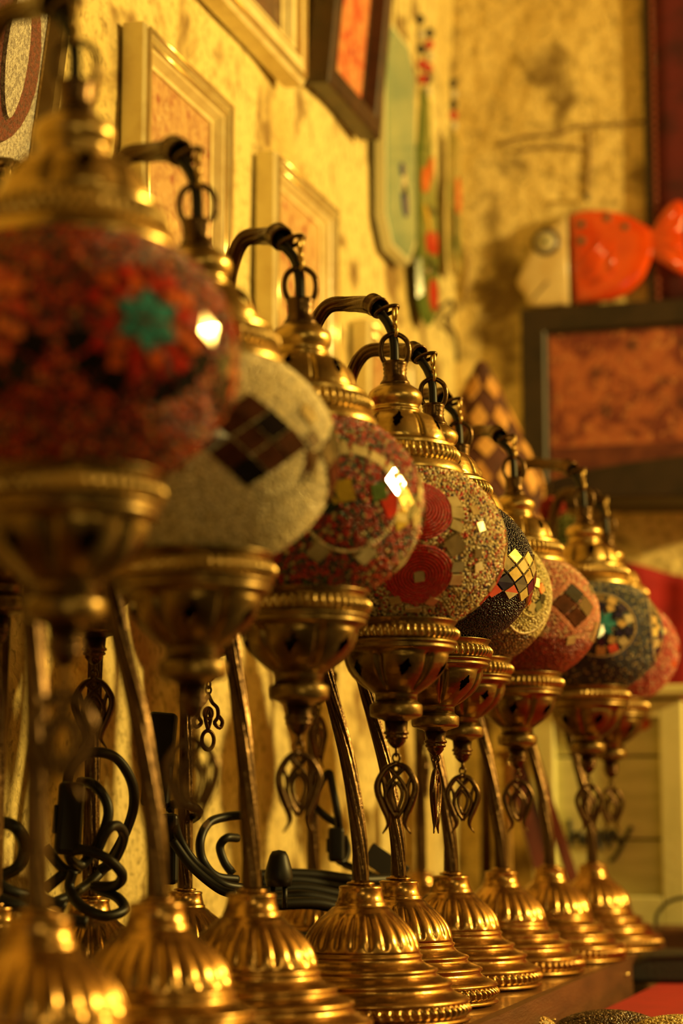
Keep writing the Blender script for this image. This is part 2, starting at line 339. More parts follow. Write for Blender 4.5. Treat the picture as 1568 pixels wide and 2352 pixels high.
def beads_mesh(name, pts, nor, rad, cols):
    """thousands of tiny beads as one mesh, colour kept per bead"""
    n = len(pts); a = np.cross(nor, np.array([.3, .2, .9])); a /= np.linalg.norm(a, axis=1)[:, None]; b = np.cross(nor, a)
    ang = rng.uniform(0, 2*PI, n)[:, None]; a2 = a*np.cos(ang) + b*np.sin(ang); b2 = -a*np.sin(ang) + b*np.cos(ang)
    tilt = rng.normal(0, .18, (n, 2)); n2 = nor + a*tilt[:, :1] + b*tilt[:, 1:]; n2 /= np.linalg.norm(n2, axis=1)[:, None]
    r = rad if isinstance(rad, np.ndarray) else np.full(n, rad)
    V = pts[:, None, :] + r[:, None, None]*(BT[None, :, 0:1]*a2[:, None, :] + BT[None, :, 1:2]*b2[:, None, :] + BT[None, :, 2:3]*n2[:, None, :])
    V = V.reshape(-1, 3); F = (BF[None] + (np.arange(n)*13)[:, None, None]).reshape(-1, 3)
    me = bpy.data.meshes.new(name); me.vertices.add(len(V)); me.vertices.foreach_set('co', V.astype(np.float32).ravel())
    me.loops.add(F.size); me.loops.foreach_set('vertex_index', F.astype(np.int32).ravel())
    me.polygons.add(len(F)); me.polygons.foreach_set('loop_start', (np.arange(len(F))*3).astype(np.int32))
    me.update(calc_edges=True)
    me.polygons.foreach_set('use_smooth', np.ones(len(F), bool))
    at = me.color_attributes.new('Col', 'FLOAT_COLOR', 'POINT')
    c4 = np.concatenate([np.repeat(cols, 13, 0), np.ones((n*13, 1))], 1).astype(np.float32); at.data.foreach_set('color', c4.ravel())
    me.materials.append(BEAD); me.update(); return me
class Globe:
    def __init__(s, parent, loc, ground):
        s.o = obj('globe', lathe(GLOBE_PROF, 72), ground, parent, loc); s.mask = []; s.n = 0; s.fill = None
    def poly(s, lon, lat, pts, m, h=.0013, name='tile', rot=0., inset=.10):
        c, q = math.cos(rot), math.sin(rot); pts = [(u*c - v*q, u*q + v*c) for u, v in pts]
        def fn(u, v, w):
            la = max(-1.1, min(1.1, lat + v/.056)); return ell(lon + u/(GA*max(.3, math.cos((la + lat)/2))), la, w)
        o = obj(name, prism(pts, -.0006, h, fn, inset), m, s.o, smooth=False); s.n += 1
        R = max(math.hypot(u, v) for u, v in pts)
        s.mask.append((ell(lon, lat), pts, R)); return o
    def sq(s, lon, lat, a, m, b=None, rot=0., **k): b = b or a; return s.poly(lon, lat, [(-a/2, -b/2), (a/2, -b/2), (a/2, b/2), (-a/2, b/2)], m, rot=rot, **k)
    def rh(s, lon, lat, a, b, m, rot=0., **k): return s.poly(lon, lat, [(-a/2, 0), (0, -b/2), (a/2, 0), (0, b/2)], m, rot=rot, **k)
    def off(s, lon, lat, u, v): return lon + u/(GA*math.cos(lat)), lat + v/.056
    def line(s, pts, r, col, name='bead_line', closed=False):
        P, Nn = [], []
        for (lo, la) in pts:
            p = ell(lo, la); P.append(p); Nn.append((ell(lo, la, .01) - p).normalized())
        P = np.array([tuple(p) for p in P]); Nn = np.array([tuple(p) for p in Nn])
        cols = np.array(col)[None]*rng.uniform(.75, 1.2, (len(P), 1))
        o = link_mesh(name, beads_mesh(name, P + Nn*r*.5, Nn, np.full(len(P), r*.95), cols), s.o); o['kind'] = 'stuff'; return o
    def circle(s, lon, lat, R, r, col, **k):
        n = int(2*PI*R/(1.7*r)); return s.line([s.off(lon, lat, R*math.cos(2*PI*i/n), R*math.sin(2*PI*i/n)) for i in range(n)], r, col, **k)
    def beads(s, pitch, colfn, lat0=-1.05, lat1=.93):
        n = int(4*PI*.057**2/pitch**2); i = np.arange(n) + .5
        z = 1 - 2*i/n; lat = np.arcsin(z); lon = (i*PI*(1 + 5**.5)) % (2*PI)
        lat = lat + rng.normal(0, .22, n)*pitch/.056; lon = lon + rng.normal(0, .22, n)*pitch/.06/np.cos(np.clip(lat, -1.2, 1.2))
        k = (lat > lat0) & (lat < lat1); lat, lon = lat[k], lon[k]
        dx = -FH.x*np.cos(lon) + RH.x*np.sin(lon); dy = -FH.y*np.cos(lon) + RH.y*np.sin(lon); cl, sl = np.cos(lat), np.sin(lat)
        P = np.stack([dx*cl*GA, dy*cl*GA, sl*GC], 1); Nn = np.stack([dx*cl/GA, dy*cl/GA, sl/GC], 1); Nn /= np.linalg.norm(Nn, axis=1)[:, None]
        keep = np.ones(len(P), bool)
        for c, pts, R in s.mask:
            rr = min(math.hypot(u, v) for u, v in pts)*.72; keep &= ((P - np.array(tuple(c)))**2).sum(1) > rr*rr
        P, Nn, lat, lon = P[keep], Nn[keep], lat[keep], lon[keep]
        cols = colfn(lat, lon); rad = pitch*.56*rng.uniform(.8, 1.15, len(P))
        o = link_mesh('bead_filler', beads_mesh('bead_filler', P, Nn, rad, cols), s.o); o['kind'] = 'stuff'
def palette(cols, wts):
    cols = np.array(cols); wts = np.array(wts)/sum(wts)
    return lambda lat, lon: cols[rng.choice(len(cols), len(lat), p=wts)]*rng.uniform(.65, 1.25, (len(lat), 1))
D = math.radians

# ------------------------------------------------------------------ lamp builder
def lamp(name, label, bpos, o, L, lift, ground, group, pend=TULIP_ME, prz=0., crz=0., D0=.035, back=.036, bscale=1., early=1., rise=0., globe_k=1.):
    """bpos: base centre on the shelf; o: sideways reach of the hook; L: sideways lean of the neck; D0: how far the hook comes forward"""
    e = empty(name, (bpos[0], bpos[1], SZ), label, 'lamp', group)
    b = link_mesh('base', BASE_ME, e); br = link_mesh('beaded_ring', BASE_BEAD, b)
    c = link_mesh('stem_collar', COLLAR_ME, e); bh = BASE_H*bscale
    if bscale != 1: b.scale = (bscale,)*3; c.scale = (bscale,)*3
    H = lift
    def at(a, d, z): return RH*a + FH*d + UP*z
    zt = .4195 + H; W = o + L
    pts = [at(0, 0, bh), at(-.03*L, .001, bh + .028), at(-.24*L*early, .007, .150 + H*.3), at(-.58*L*early, .018, .195 + H*.5), at(-.84*L*early, .027, .235 + H*.7), at(-L, .033, .285 + H),
           at(-1.02*L, back, .335 + H), at(-.97*L, back - .002, .376 + H), at(-L + .07*W, back - .009, .405 + H), at(-L + .25*W, back - .022, zt), at(-L + .52*W, .001, zt - .0012), at(o - .0115, -D0 + .0135, .4120 + H)]
    path = spline(pts, 130)
    obj('swan_neck', tube(path, lambda s: .0047 - .0006*math.sin(PI*s) + .0007*max(0, s - .93)/.07, 48, mod=lambda t, s: 1.05 - .24*(1 - abs(math.sin(4*t + 34*s)))**1.6*min(1, (1 - s)*14, s*16 + .2), caps=False), BRONZE, e)
    p1 = path[-1]; dr = (path[-1] - path[-4]).normalized()
    dr = (dr + Vector((0, 0, -.25))).normalized()
    cp = [(p1 - dr*.004, .0052), (p1 - dr*.0030, .0066), (p1 - dr*.0016, .0060), (p1, .0066), (p1 + dr*.0012, .0061), (p1 + dr*.0045, .0062), (p1 + dr*.0062, .0066), (p1 + dr*.0066, .0060), (p1 + dr*.0064, .0050), (p1 + dr*.001, .0048)]
    a = dr.orthogonal().normalized(); bb = dr.cross(a); V, F = [], []
    for P, r in cp:
        for q in range(28): V.append(P + a*r*math.cos(2*PI*q/28) + bb*r*math.sin(2*PI*q/28))
    for i in range(len(cp) - 1):
        for q in range(28): F.append((i*28 + q, i*28 + (q+1) % 28, (i+1)*28 + (q+1) % 28, (i+1)*28 + q))
    F.append(tuple((len(cp)-1)*28 + q for q in range(28)))
    obj('neck_collar', (V, F), BRONZE, e)
    hook = at(o, -D0, .4085 + H); st = p1 + dr*.003 - UP*.0052; fw = (hook - st); fw.z = 0; ln = fw.length; fw.normalize(); sd = UP.cross(fw)
    pth = []
    for i in range(26):
        t = 2*PI*i/26; q = st + fw*((ln + .0012)*(1 + math.cos(t))/2) + sd*.0046*math.sin(t); q.z = st.z + (hook.z - st.z)*((q - st).dot(fw)/ln) - .0006; pth.append(q)
    obj('hook_ring', tube(pth, .00125, 10, True), BRONZE, e)
    hp = at(o, -D0, H)
    wp = [p1 + dr*.002, p1 + dr*.008 - UP*.003, at(o - .0035, -D0 + .004, .398 + H), at(o - .0006, -D0 + .0008, .388 + H), at(o, -D0, .374 + H)]
    obj('wire', tube(spline(wp, 24), .0027, 8), CABLE, e)
    link_mesh('chain_link', LINK_ME, e, hp, YAW + .5); link_mesh('hanging_ring', HRING_ME, e, hp, YAW + .15)
    cp_ = link_mesh('cap', CAP_ME, e, hp, crz); link_mesh('beaded_ring', CAP_BEAD, cp_); link_mesh('cap_neck', NECK_ME, cp_)
    bw = link_mesh('bowl', BOWL_ME, e, hp, crz + .12); link_mesh('beaded_ring', BOWL_BEAD, bw)
    kn = link_mesh('knob', KNOB_ME, e, hp); link_mesh('finial', FINIAL_ME, e, hp)
    link_mesh('pendant_loop', LOOP_ME, e, hp, YAW + prz); link_mesh('rosette_pendant' if pend is ROSETTE_ME else 'tulip_pendant', pend, e, hp, YAW + prz)
    g = Globe(e, hp + UP*GZ, ground); g.e = e; LAMPS.append(e); return g

LAMPS = []
FRONT = 'brass swan-neck table lamps in the front row on the shelf'
BACK = 'brass lamps standing in the back row against the wall'
GR_RED = mat('red grout glass', (.10, .01, .008), .5); GR_CREAM = mat('cream grout glass', (.50, .40, .22), .5); GR_DARK = mat('dark grout glass', (.03, .02, .018), .5)
GR_GOLD = mat('amber grout glass', (.22, .14, .05), .4); GR_NAVY = mat('navy grout glass', (.008, .006, .016), .5)
# lateral/depth placement of each base: (sideways, away) from the camera
def bp(side, away): p = RH*side + FH*away; return (p.x, p.y)
ROW = [  # base px x, globe px x, globe depth, lean L, lift, pendant turn, cap turn
    (87, 160, .775, .036, .013, .3, .30), (360, 448, .923, .034, .002, .1, .95), (577, 688, 1.062, .018, .001, .35, .80), (828, 908, 1.206, .033, 0, .0, .03),
    (915, 997, 1.330, .034, 0, 1.35, .55), (1035, 1058, 1.475, .030, 0, .15, .4), (1150, 1184, 1.618, .027, 0, .2, .75), (1262, 1345, 1.772, .030, 0, .3, .1), (1360, 1397, 1.931, .030, .0, .25, .5)]
LABELS = ['nearest brass lamp with a red and orange mosaic globe and teal star flowers', 'brass lamp with a cream beaded globe and big dark brown diamonds', 'brass lamp with red speckled globe of yellow, green and mirror squares in cream rings',
  'brass lamp with two round red bead spirals on a golden speckled globe', 'brass lamp with navy beaded globe and a band of mirror diamonds', 'brass lamp with pale yellow beaded globe, mostly hidden behind the navy one',
  'brass lamp with pink beaded globe and large dark diamonds over a red underside', 'brass lamp with blue flower mosaic globe near the mint cabinet', 'last brass lamp of the front row, pinkish globe behind the blue flower globe']
GROUNDS = [GR_RED, GR_CREAM, GR_DARK, GR_GOLD, GR_NAVY, GR_GOLD, GR_RED, GR_NAVY, GR_RED]
G = []; GINFO = []
for (bx, gx, dg, L, lift, prz, crz), lab, gr in zip(ROW, LABELS, GROUNDS):
    db = dg + .035; side_b = (bx - 784)/4900*(db*.989 - .004); side_g = (gx - 784)/4900*(dg*.989 + .147*.17)
    o_ = side_g - side_b*1.0
    G.append(lamp('swan_neck_lamp', lab, bp(side_b, db), o_, L, lift, gr, FRONT, early=.38 if L > .035 else 1., prz=prz, crz=YAW - PI/2 + crz)); GINFO.append((gx, dg, lift))
CAM = Vector((0, 0, CAMZ)); FW = FH*math.cos(PITCH) + UP*math.sin(PITCH); UW = -FH*math.sin(PITCH) + UP*math.cos(PITCH)
def ray(x, y): return FW + RH*((x - 784)/4900) - UW*((y - 1176)/4900)
def face(i, x, y):
    """longitude and latitude of the spot of globe i seen in this direction"""
    c = G[i].e.location + G[i].o.location; k = Vector((1/GA, 1/GA, 1/GC)); q = CAM - c; q = Vector((q.x*k.x, q.y*k.y, q.z*k.z)); d = ray(x, y); d = Vector((d.x*k.x, d.y*k.y, d.z*k.z))
    A, B, C = d.dot(d), 2*q.dot(d), q.dot(q) - 1; D_ = B*B - 4*A*C; t = (-B - math.sqrt(max(D_, 0)))/(2*A); p = q + d*t; p.normalize()
    return math.atan2(p.dot(RH), -p.dot(FH)), math.asin(p.z)

# --- 1: red and orange globe with teal stars
g = G[0]; lo, la = face(0, 340, 735)
for k in range(6):
    l0 = lo + k*PI/3
    for q in range(6):
        t = q*PI/3 + PI/6; u, v = .0072*math.cos(t), .0072*math.sin(t); a, b = g.off(l0, la, u, v); g.rh(a, b, .0140, .0082, T_TEAL, rot=t)
    for q in range(12):
        t = q*PI/6 + .26; a, b = g.off(l0, la, .0160*math.cos(t), .0160*math.sin(t)); g.poly(a, b, [(-.0035, -.0036), (.0052, 0), (-.0035, .0036)], T_ORANGE if q % 2 else T_RED, rot=t)
    for q in range(14):
        t = q*2*PI/14 + .1; a, b = g.off(l0, la, .0205*math.cos(t), .0205*math.sin(t)); g.sq(a, b, .0058, [T_RED, T_ORANGE, T_RED, T_DRED][q % 4], rot=t + .5)
    for q in range(9):
        t = -PI*.02 - q*PI/8*.98; a, b = g.off(l0, la, .0275*math.cos(t), .0265*math.sin(t))
        if q % 4 != 0: g.poly(a, b, [(-.0052, -.0052), (.0052, -.0052), (.0042, .003), (0, .0090), (-.0042, .003)], T_BLACK, rot=t - PI/2 + PI)
a, b = face(0, 469, 758); g.rh(a, b, .0105, .0130, POLISH, rot=.35, inset=.06, h=.0022)
g.beads(.0026, palette([(.36, .014, .008), (.58, .08, .015), (.15, .008, .008), (.03, .008, .012), (.45, .18, .05)], [5, 3, 4, 3, 1]))
# --- 2: cream globe, zigzag of large brown diamonds
g = G[1]; lo, la = face(1, 578, 1008)
for k in range(6):
    l0 = lo + k*PI/3
    for i in range(3):
        for j in range(3):
            u = (i - j)*.0094; v = (i + j - 2)*.0074; a, b = g.off(l0, la, u, v)
            g.rh(a, b, .0182, .0144, T_BROWN if (i*2 + j + k) % 5 else T_BLACK, h=.0012 + .0004*((i + 2*j) % 3), inset=.06)
    a, b = g.off(l0 + PI/6, la, 0, -.0085); g.poly(a, b, [(-.0055, .008), (-.0030, -.0095), (.0008, .001), (.0040, -.0080), (.0060, .008)], T_BROWN)
    a, b = g.off(l0 + PI/6, la, 0, .0040); g.rh(a, b, .0130, .0105, T_BROWN)
g.beads(.0017, palette([(.86, .74, .44), (.92, .82, .56), (.70, .58, .32)], [5, 3, 2]))
a, b = face(1, 703, 952); g.rh(a, b, .0115, .0125, mat('glossy brown glass tile', (.10, .035, .015), .07, 0, coat=1.), h=.0018, inset=.06)
# --- 3: red speckled globe, squares within cream rings
g = G[2]; lo, la = face(2, 812, 1152)
tiles3 = [(785, 1128, .0125, T_YELL, .25), (753, 1152, .0110, T_DGREEN, .3), (868, 1130, .0095, T_GREEN, .2), (906, 1107, .0110, POLISH, .78), (897, 1160, .0120, T_RED, .6), (929, 1148, .0100, MIRROR, .7), (919, 1192, .0105, T_YELL, .6), (944, 1166, .0110, T_DGREEN, .5)]
loc3 = []
for x, y, s_, m_, r_ in tiles3: a, b = face(2, x, y); loc3.append((a, b, s_, m_, r_))
for k in range(5):
    sh_ = k*2*PI/5
    for a, b, s_, m_, r_ in loc3: g.sq(a + sh_, b, s_, m_, rot=r_)
    for q in range(18):
        t = q*2*PI/18
        a, b = g.off(lo + sh_, la, .0315*math.cos(t), .0290*math.sin(t))
        if math.sin(t) > .1: g.sq(a, b, .0095, CREAMT, .0062, rot=t + PI/2)
        elif q % 3 == 0: g.sq(a, b - .05, .0095, CREAMT, .0095, rot=.6*q)
    g.circle(lo + sh_, la, .0268, .0011, (.75, .62, .36))
g.beads(.0021, palette([(.42, .015, .012), (.52, .04, .02), (.06, .09, .02), (.55, .42, .18), (.03, .04, .03), (.2, .03, .02)], [6, 2, 2, 2, 2, 3]))
# --- 4: red bead spirals, mirror squares, golden speckle
g = G[3]; (lu, au), (ll, al) = face(3, 962, 1168), face(3, 962, 1323)
def spiral(g, lon, lat, R):
    pts = []
    r = .0042
    while r < R:
        n = int(2*PI*r/.00135); pts += [g.off(lon, lat, r*math.cos(2*PI*i/n), r*math.sin(2*PI*i/n)) for i in range(n)]; r += .00178
    o = g.line(pts, .00098, (.50, .012, .010), 'bead_spiral'); c = g.off(lon, lat, 0, 0)
    g.mask.append((ell(*c), [(R, 0)]*3, R/.75)); g.sq(lon, lat, .0062, CREAMT, .0068, rot=.2)
for k in range(4):
    sh_ = k*PI/2
    spiral(g, lu + sh_, au, .0185); spiral(g, ll + sh_, al, .0198)
    for sx in (1, -1):
        for (u, v, a_, b_, r_, m_) in ((.0218, .0262, .0080, .0075, .2, CREAMT), (.0222, .0190, .0085, .0080, -.1, CREAMT), (.0208, .0108, .0080, .0070, -.35, CREAMT), (.0200, -.001, .0115, .0120, .65, MIRROR), (.0242, -.0135, .0085, .0070, .1, MIRROR), (.0260, -.0215, .0080, .0070, .05, CREAMT), (.0145, -.0370, .0070, .0060, -.3, CREAMT)):
            a, b = g.off((lu + ll)/2 + sh_, (au + al)/2, sx*u, v); g.sq(a, b, a_, m_, b_, rot=sx*r_)
    for u, v in ((.0385, .012), (.0370, -.004), (.0400, -.012), (.036, .022)):
        a, b = g.off((lu + ll)/2 + sh_, (au + al)/2, u, v); g.sq(a, b, .0062, MIRROR, rot=u*90)
    for u in (-.0025, .0035): a, b = g.off(ll + sh_, al, u, -.0235); g.sq(a, b, .0050, CREAMT, .0040)
g.beads(.00165, palette([(.62, .50, .25), (.74, .62, .36), (.48, .02, .015), (.04, .025, .08), (.12, .10, .03), (.42, .25, .09)], [6, 5, 3, 2, 1, 4]))
# --- 5: navy globe with mirror harlequin band
g = G[4]; lo, la = face(4, 1180, 1318)
NR = 24
for row, mm in zip((2, 1, 0, -1, -2), (MIRROR, T_CLEAR, MIRROR, T_NAVY, MIRROR)):
    for k in range(NR):
        a = lo + (k + .5*(row % 2))*2*PI/NR; b = la + row*.0060/.056
        g.rh(a, b, .0157, .0116, mm, h=.0016, inset=.16 if mm is not T_NAVY else .08)
g.beads(.0015, palette([(.012, .008, .028), (.02, .014, .045), (.006, .005, .012)], [5, 3, 3]))
# --- 6: pale yellow
g = G[5]; lo, la = face(5, 1240, 1368)
for k in range(4):
    l0 = lo + k*PI/2 - .12
    for q, m_ in enumerate((T_ORANGE, MIRROR, T_DGREEN, T_BLACK, T_ORANGE, MIRROR, T_DGREEN, T_BLACK)):
        t = q*PI/4 + .6; a, b = g.off(l0, la, .0095*math.cos(t), .0095*math.sin(t)); g.sq(a, b, .0072, m_, rot=t)
    g.circle(l0, la, .0300, .0010, (.72, .60, .34)); g.circle(l0, la, .0165, .0010, (.6, .5, .2))
g.beads(.0018, lambda lat, lon: np.where((lat > -.62)[:, None], palette([(.55, .47, .17), (.66, .56, .26), (.36, .28, .08)], [4, 3, 2])(lat, lon), palette([(.14, .07, .03), (.3, .15, .06), (.08, .04, .02)], [3, 2, 2])(lat, lon)))
# --- 7: pink with dark diamonds
g = G[6]; lo, la = face(6, 1322, 1390)
for k in range(6):
    l0 = lo + k*PI/3
    for u, v in ((-.0116, 0), (.0116, 0), (0, .0096), (0, -.0096)):
        a, b = g.off(l0, la, u, v); g.rh(a, b, .0222, .0184, T_BROWN if v <= 0 else T_BLACK, inset=.07, h=.0016)
    for R in (.0, .0022):
        ptsb = []
        C4 = [(.0255 + R*1.4, 0), (0, .0210 + R), (-.0255 - R*1.4, 0), (0, -.0210 - R)]
        for (u0, v0), (u1, v1) in zip(C4, C4[1:] + C4[:1]): ptsb += [g.off(l0, la, u0 + (u1 - u0)*i/18, v0 + (v1 - v0)*i/18) for i in range(18)]
        g.line(ptsb, .0010, (.62, .26, .15))
    for dv, m_ in ((.0165, CREAMT), (-.0150, T_CLEAR), (-.0228, T_CLEAR)):
        a, b = g.off(l0 + PI/6, la, 0, dv); g.sq(a, b, .0105, m_, .0088, rot=.12)
    a, b = g.off(l0, la, 0, -.0290); g.sq(a, b, .0090, T_CLEAR, .0070, rot=.2)
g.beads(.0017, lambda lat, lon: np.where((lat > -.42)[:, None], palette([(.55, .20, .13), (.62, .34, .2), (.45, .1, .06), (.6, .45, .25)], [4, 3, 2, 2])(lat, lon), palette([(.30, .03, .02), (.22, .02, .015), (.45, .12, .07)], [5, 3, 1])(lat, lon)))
# --- 8: blue flower mosaic
g = G[7]; lo, la = face(7, 1382, 1432)
for k in range(5):
    l0 = lo + k*2*PI/5
    for q in range(7):
        t = q*2*PI/7; a, b = g.off(l0, la, .0068*math.cos(t), .0068*math.sin(t)); g.rh(a, b, .0145, .0078, T_TEAL, rot=t)
    for q in range(12):
        t = q*PI/6; a, b = g.off(l0, la, .0165*math.cos(t), .0165*math.sin(t)); g.rh(a, b, .0105, .0086, T_NAVY if q % 2 else T_AMBER, rot=t)
    for q in range(14):
        t = q*2*PI/14 + .2; a, b = g.off(l0, la, .0238*math.cos(t), .0238*math.sin(t)); g.sq(a, b, .0082, [CREAMT, T_NAVY, T_AMBER, MIRROR][q % 4], rot=t)
    g.circle(l0, la, .0295, .0012, (.45, .34, .16)); g.circle(l0, la, .0320, .0012, (.02, .03, .09))
g.beads(.0020, palette([(.03, .04, .06), (.012, .016, .05), (.40, .32, .15), (.06, .09, .10)], [4, 5, 2, 2]))
# --- 9: pinkish, behind
g = G[8]
for k in range(10):
    for v in (-.016, 0, .016): a, b = g.off(k*PI/5 + v*9, 0, 0, v); g.rh(a, b, .012, .010, [T_RED, CREAMT, T_ORANGE][k % 3])
g.beads(.0026, palette([(.5, .12, .10), (.42, .05, .05), (.6, .35, .2)], [4, 3, 2]))

# --- the back row against the wall
BLAB = ['brass lamp in the back row left of the others, cord coiled round its stem', 'second brass lamp of the back row, openwork rosette hanging under its bowl', 'third brass lamp of the back row, upright stem between two bundles of cord', 'fourth brass lamp of the back row, its base showing behind the red spiral lamp', 'brass back row lamp cut by the left edge of the photo']
for i, ((side, away), lab) in enumerate(zip([(-.145, 1.25), (-.1008, 1.395), (-.0216, 1.656), (.0726, 1.967), (-.181, 1.125)], BLAB)):
    g = lamp('swan_neck_lamp', lab, bp(side, away), .004 if i != 1 else .016, .002, .048 if i in (0, 1, 2, 4) else .03, GR_DARK, BACK, pend=ROSETTE_ME if i == 1 else TULIP_ME, prz=.25 + .4*i, crz=.3*i, bscale=.90, D0=.034, back=.038)
    for k in range(9):
        for v in (-.015, .015): a, b = g.off(k*2*PI/9, 0, 0, v); g.rh(a, b, .014, .012, [T_RED, MIRROR, T_DBLUE, T_AMBER][(i + k) % 4])
    g.beads(.0030, palette([[(.4, .03, .02), (.05, .05, .10), (.5, .35, .12), (.1, .2, .15), (.2, .05, .1)][i], (.25, .15, .07)], [4, 1]))

# ------------------------------------------------------------------ pixel-free helpers: a point of the room from its direction and its plane
def pt(x, y, away): v = ray(x, y); return CAM + v*(away/v.dot(FH))
def onY(x, y, Y): v = ray(x, y); return CAM + v*(Y/v.y)
def onX(x, y, X): v = ray(x, y); return CAM + v*(X/v.x)

for q in CRACKS:
    obj('mortar_crack', tube(spline([onY(x, y, YB - .0012) for x, y in q], 20), lambda t: .0016 + .0016*abs(math.sin(17*t)), 6), mat('crack dirt', (.34, .22, .08), .9), WALL_BACK)

# ------------------------------------------------------------------ pictures
def art(name, c0, c1, c2, c3, sc, band=None):
    m = bpy.data.materials.new(name); m.use_nodes = True; nt = m.node_tree; N, L = nt.nodes, nt.links; b = N['Principled BSDF']; b.inputs['Roughness'].default_value = .55
    tc = N.new('ShaderNodeTexCoord'); v = tc.outputs['Object']
    def noise(s, d, dist, w=0):
        n = N.new('ShaderNodeTexNoise'); n.inputs['Scale'].default_value = s; n.inputs['Detail'].default_value = d; n.inputs['Distortion'].default_value = dist; L.new(v, n.inputs['Vector']); return n.outputs['Fac']
    def mr(f, a, c):
        r = N.new('ShaderNodeMapRange'); r.inputs['From Min'].default_value = a; r.inputs['From Max'].default_value = c; L.new(f, r.inputs['Value']); return r.outputs['Result']
    def mix(f, a, c):
        x = N.new('ShaderNodeMix'); x.data_type = 'RGBA'
        if isinstance(a, tuple): x.inputs['A'].default_value = (*a, 1)
        else: L.new(a, x.inputs['A'])
        x.inputs['B'].default_value = (*c, 1); L.new(f, x.inputs['Factor']); return x.outputs['Result']
    vo = N.new('ShaderNodeTexVoronoi'); vo.inputs['Scale'].default_value = sc; L.new(v, vo.inputs['Vector'])
    c = mix(mr(noise(sc*1.1, 3, 1.5), .45, .58), c0, c1)
    c = mix(mr(vo.outputs['Distance'], .30, .12), c, c2)
    c = mix(mr(noise(sc*2.6, 4, 2.2), .58, .66), c, c3)
    L.new(c, b.inputs['Base Color']); return m
def framed(name, label, loc, rz, wd, ht, prof, fm, pm, tilt=0., mat_w=0., matm=None, group=None, cat='picture', gilt=None):
    """x to the right, z up, front towards -y; loc is the lower left corner on the wall"""
    e = empty(name, loc, label, cat, group); e.rotation_euler = (tilt, 0, rz)
    for s in range(4):
        V, F = [], []
        for a, d in prof:
            C4 = [(a, a), (wd - a, a), (wd - a, ht - a), (a, ht - a)]; p, q = C4[s], C4[(s+1) % 4]
            V += [(p[0], -d, p[1]), (q[0], -d, q[1])]
        n = len(prof)
        for i in range(n): j = (i+1) % n; F.append((2*i, 2*i + 1, 2*j + 1, 2*j))
        F += [tuple(2*i for i in range(n)), tuple(2*i + 1 for i in reversed(range(n)))]
        obj('frame_rail', (V, F), fm, e, smooth=False)
    if gilt:
        for a_, d_ in gilt:
            for p, q in (((a_, a_), (wd - a_, a_)), ((wd - a_, a_), (wd - a_, ht - a_)), ((wd - a_, ht - a_), (a_, ht - a_)), ((a_, ht - a_), (a_, a_))):
                obj('gilt_bead', tube([(p[0], -d_, p[1]), (q[0], -d_, q[1])], .0026, 14), GOLDB, e)
    i_, d_ = prof[-2][0], prof[-1][1]
    obj('picture_sheet', box(i_ - .003, wd - i_ + .003, -.0065, -.004, i_ - .003, ht - i_ + .003), pm, e, smooth=False)
    return e
CPROF = [(0, .0005), (0, .0165), (.0025, .020), (.0075, .0205), (.0090, .0165), (.0125, .0165), (.0140, .0185), (.0165, .0165), (.0200, .0090), (.0225, .0085), (.0225, .0005)]
ART1 = art('floral page', (.55, .34, .14), (.40, .20, .08), (.30, .07, .03), (.62, .46, .24), 55)
ART2 = art('tulip page', (.60, .40, .17), (.46, .25, .10), (.34, .05, .03), (.66, .50, .26), 40)
HALF = PI/2
framed('carved_picture_frame', 'cream carved frame with faded floral page behind the second lamp', (XW + .004, 1.419, CAMZ + .355), HALF, .194, .243, CPROF, CREAMW, ART1, gilt=((.0048, .0195), (.0128, .0168)), group='cream framed pages on the left wall')
framed('carved_picture_frame', 'cream carved frame with tulip page, right of the floral one behind the lamp hooks', (XW + .004, 1.727, CAMZ + .352), HALF, .190, .242, CPROF, CREAMW, ART2, gilt=((.0048, .0195), (.0128, .0168)), group='cream framed pages on the left wall')
framed('carved_picture_frame', 'cream carved frame low on the left wall, behind the fifth lamp neck', (XW + .004, 2.028, CAMZ + .268), HALF, .190, .243, CPROF, CREAMW, ART1, gilt=((.0048, .0195), (.0128, .0168)), group='cream framed pages on the left wall')
WPROF = [(0, .0005), (0, .018), (.004, .022), (.018, .024), (.022, .019), (.030, .018), (.034, .010), (.036, .009), (.036, .0005)]
framed('carved_picture_frame', 'wide cream carved frame cut by the top of the photo, dark picture inside', (XW + .004, 1.515, CAMZ + .680), HALF, .292, .36, WPROF, CREAMW, art('dark page', (.09, .05, .03), (.16, .08, .04), (.05, .03, .03), (.3, .2, .1), 40), gilt=((.006, .0222), (.020, .0210)), group='cream framed pages on the left wall')
DPROF = [(0, .0005), (0, .022), (.002, .024), (.019, .024), (.021, .022), (.022, .008), (.024, .0075), (.024, .0005)]
framed('dark_picture_frame', 'dark brown frame with red floral picture, leaning out from the left wall', (XW + .004, 1.872, CAMZ + .708), HALF, .182, .30, DPROF, mat('dark brown frame wood', (.07, .032, .016), .45, 0, (.035, .017, .01), 40), art('red floral sheet', (.66, .26, .10), (.55, .10, .035), (.40, .02, .015), (.70, .40, .18), 42), tilt=math.radians(5.5))
GPROF = [(0, .0005), (0, .012), (.002, .014), (.028, .014), (.030, .012), (.031, .0085), (.033, .008), (.033, .0005)]
ga = onY(1195, 700, YB - .016)
gf = framed('dark_picture_frame', 'black frame with rust red floral picture on the back wall under the orange fish', (ga.x, YB - .004, CAMZ + .375), 0, .40, .246, GPROF, BLACKW, art('rust floral sheet', (.42, .115, .045), (.17, .030, .020), (.07, .016, .016), (.58, .24, .09), 24))
obj('lower_band', box(.034, .366, -.0085, -.0064, .045, .075), mat('maroon band', (.10, .018, .014), .6, 0, (.17, .04, .02), 60), gf, smooth=False)

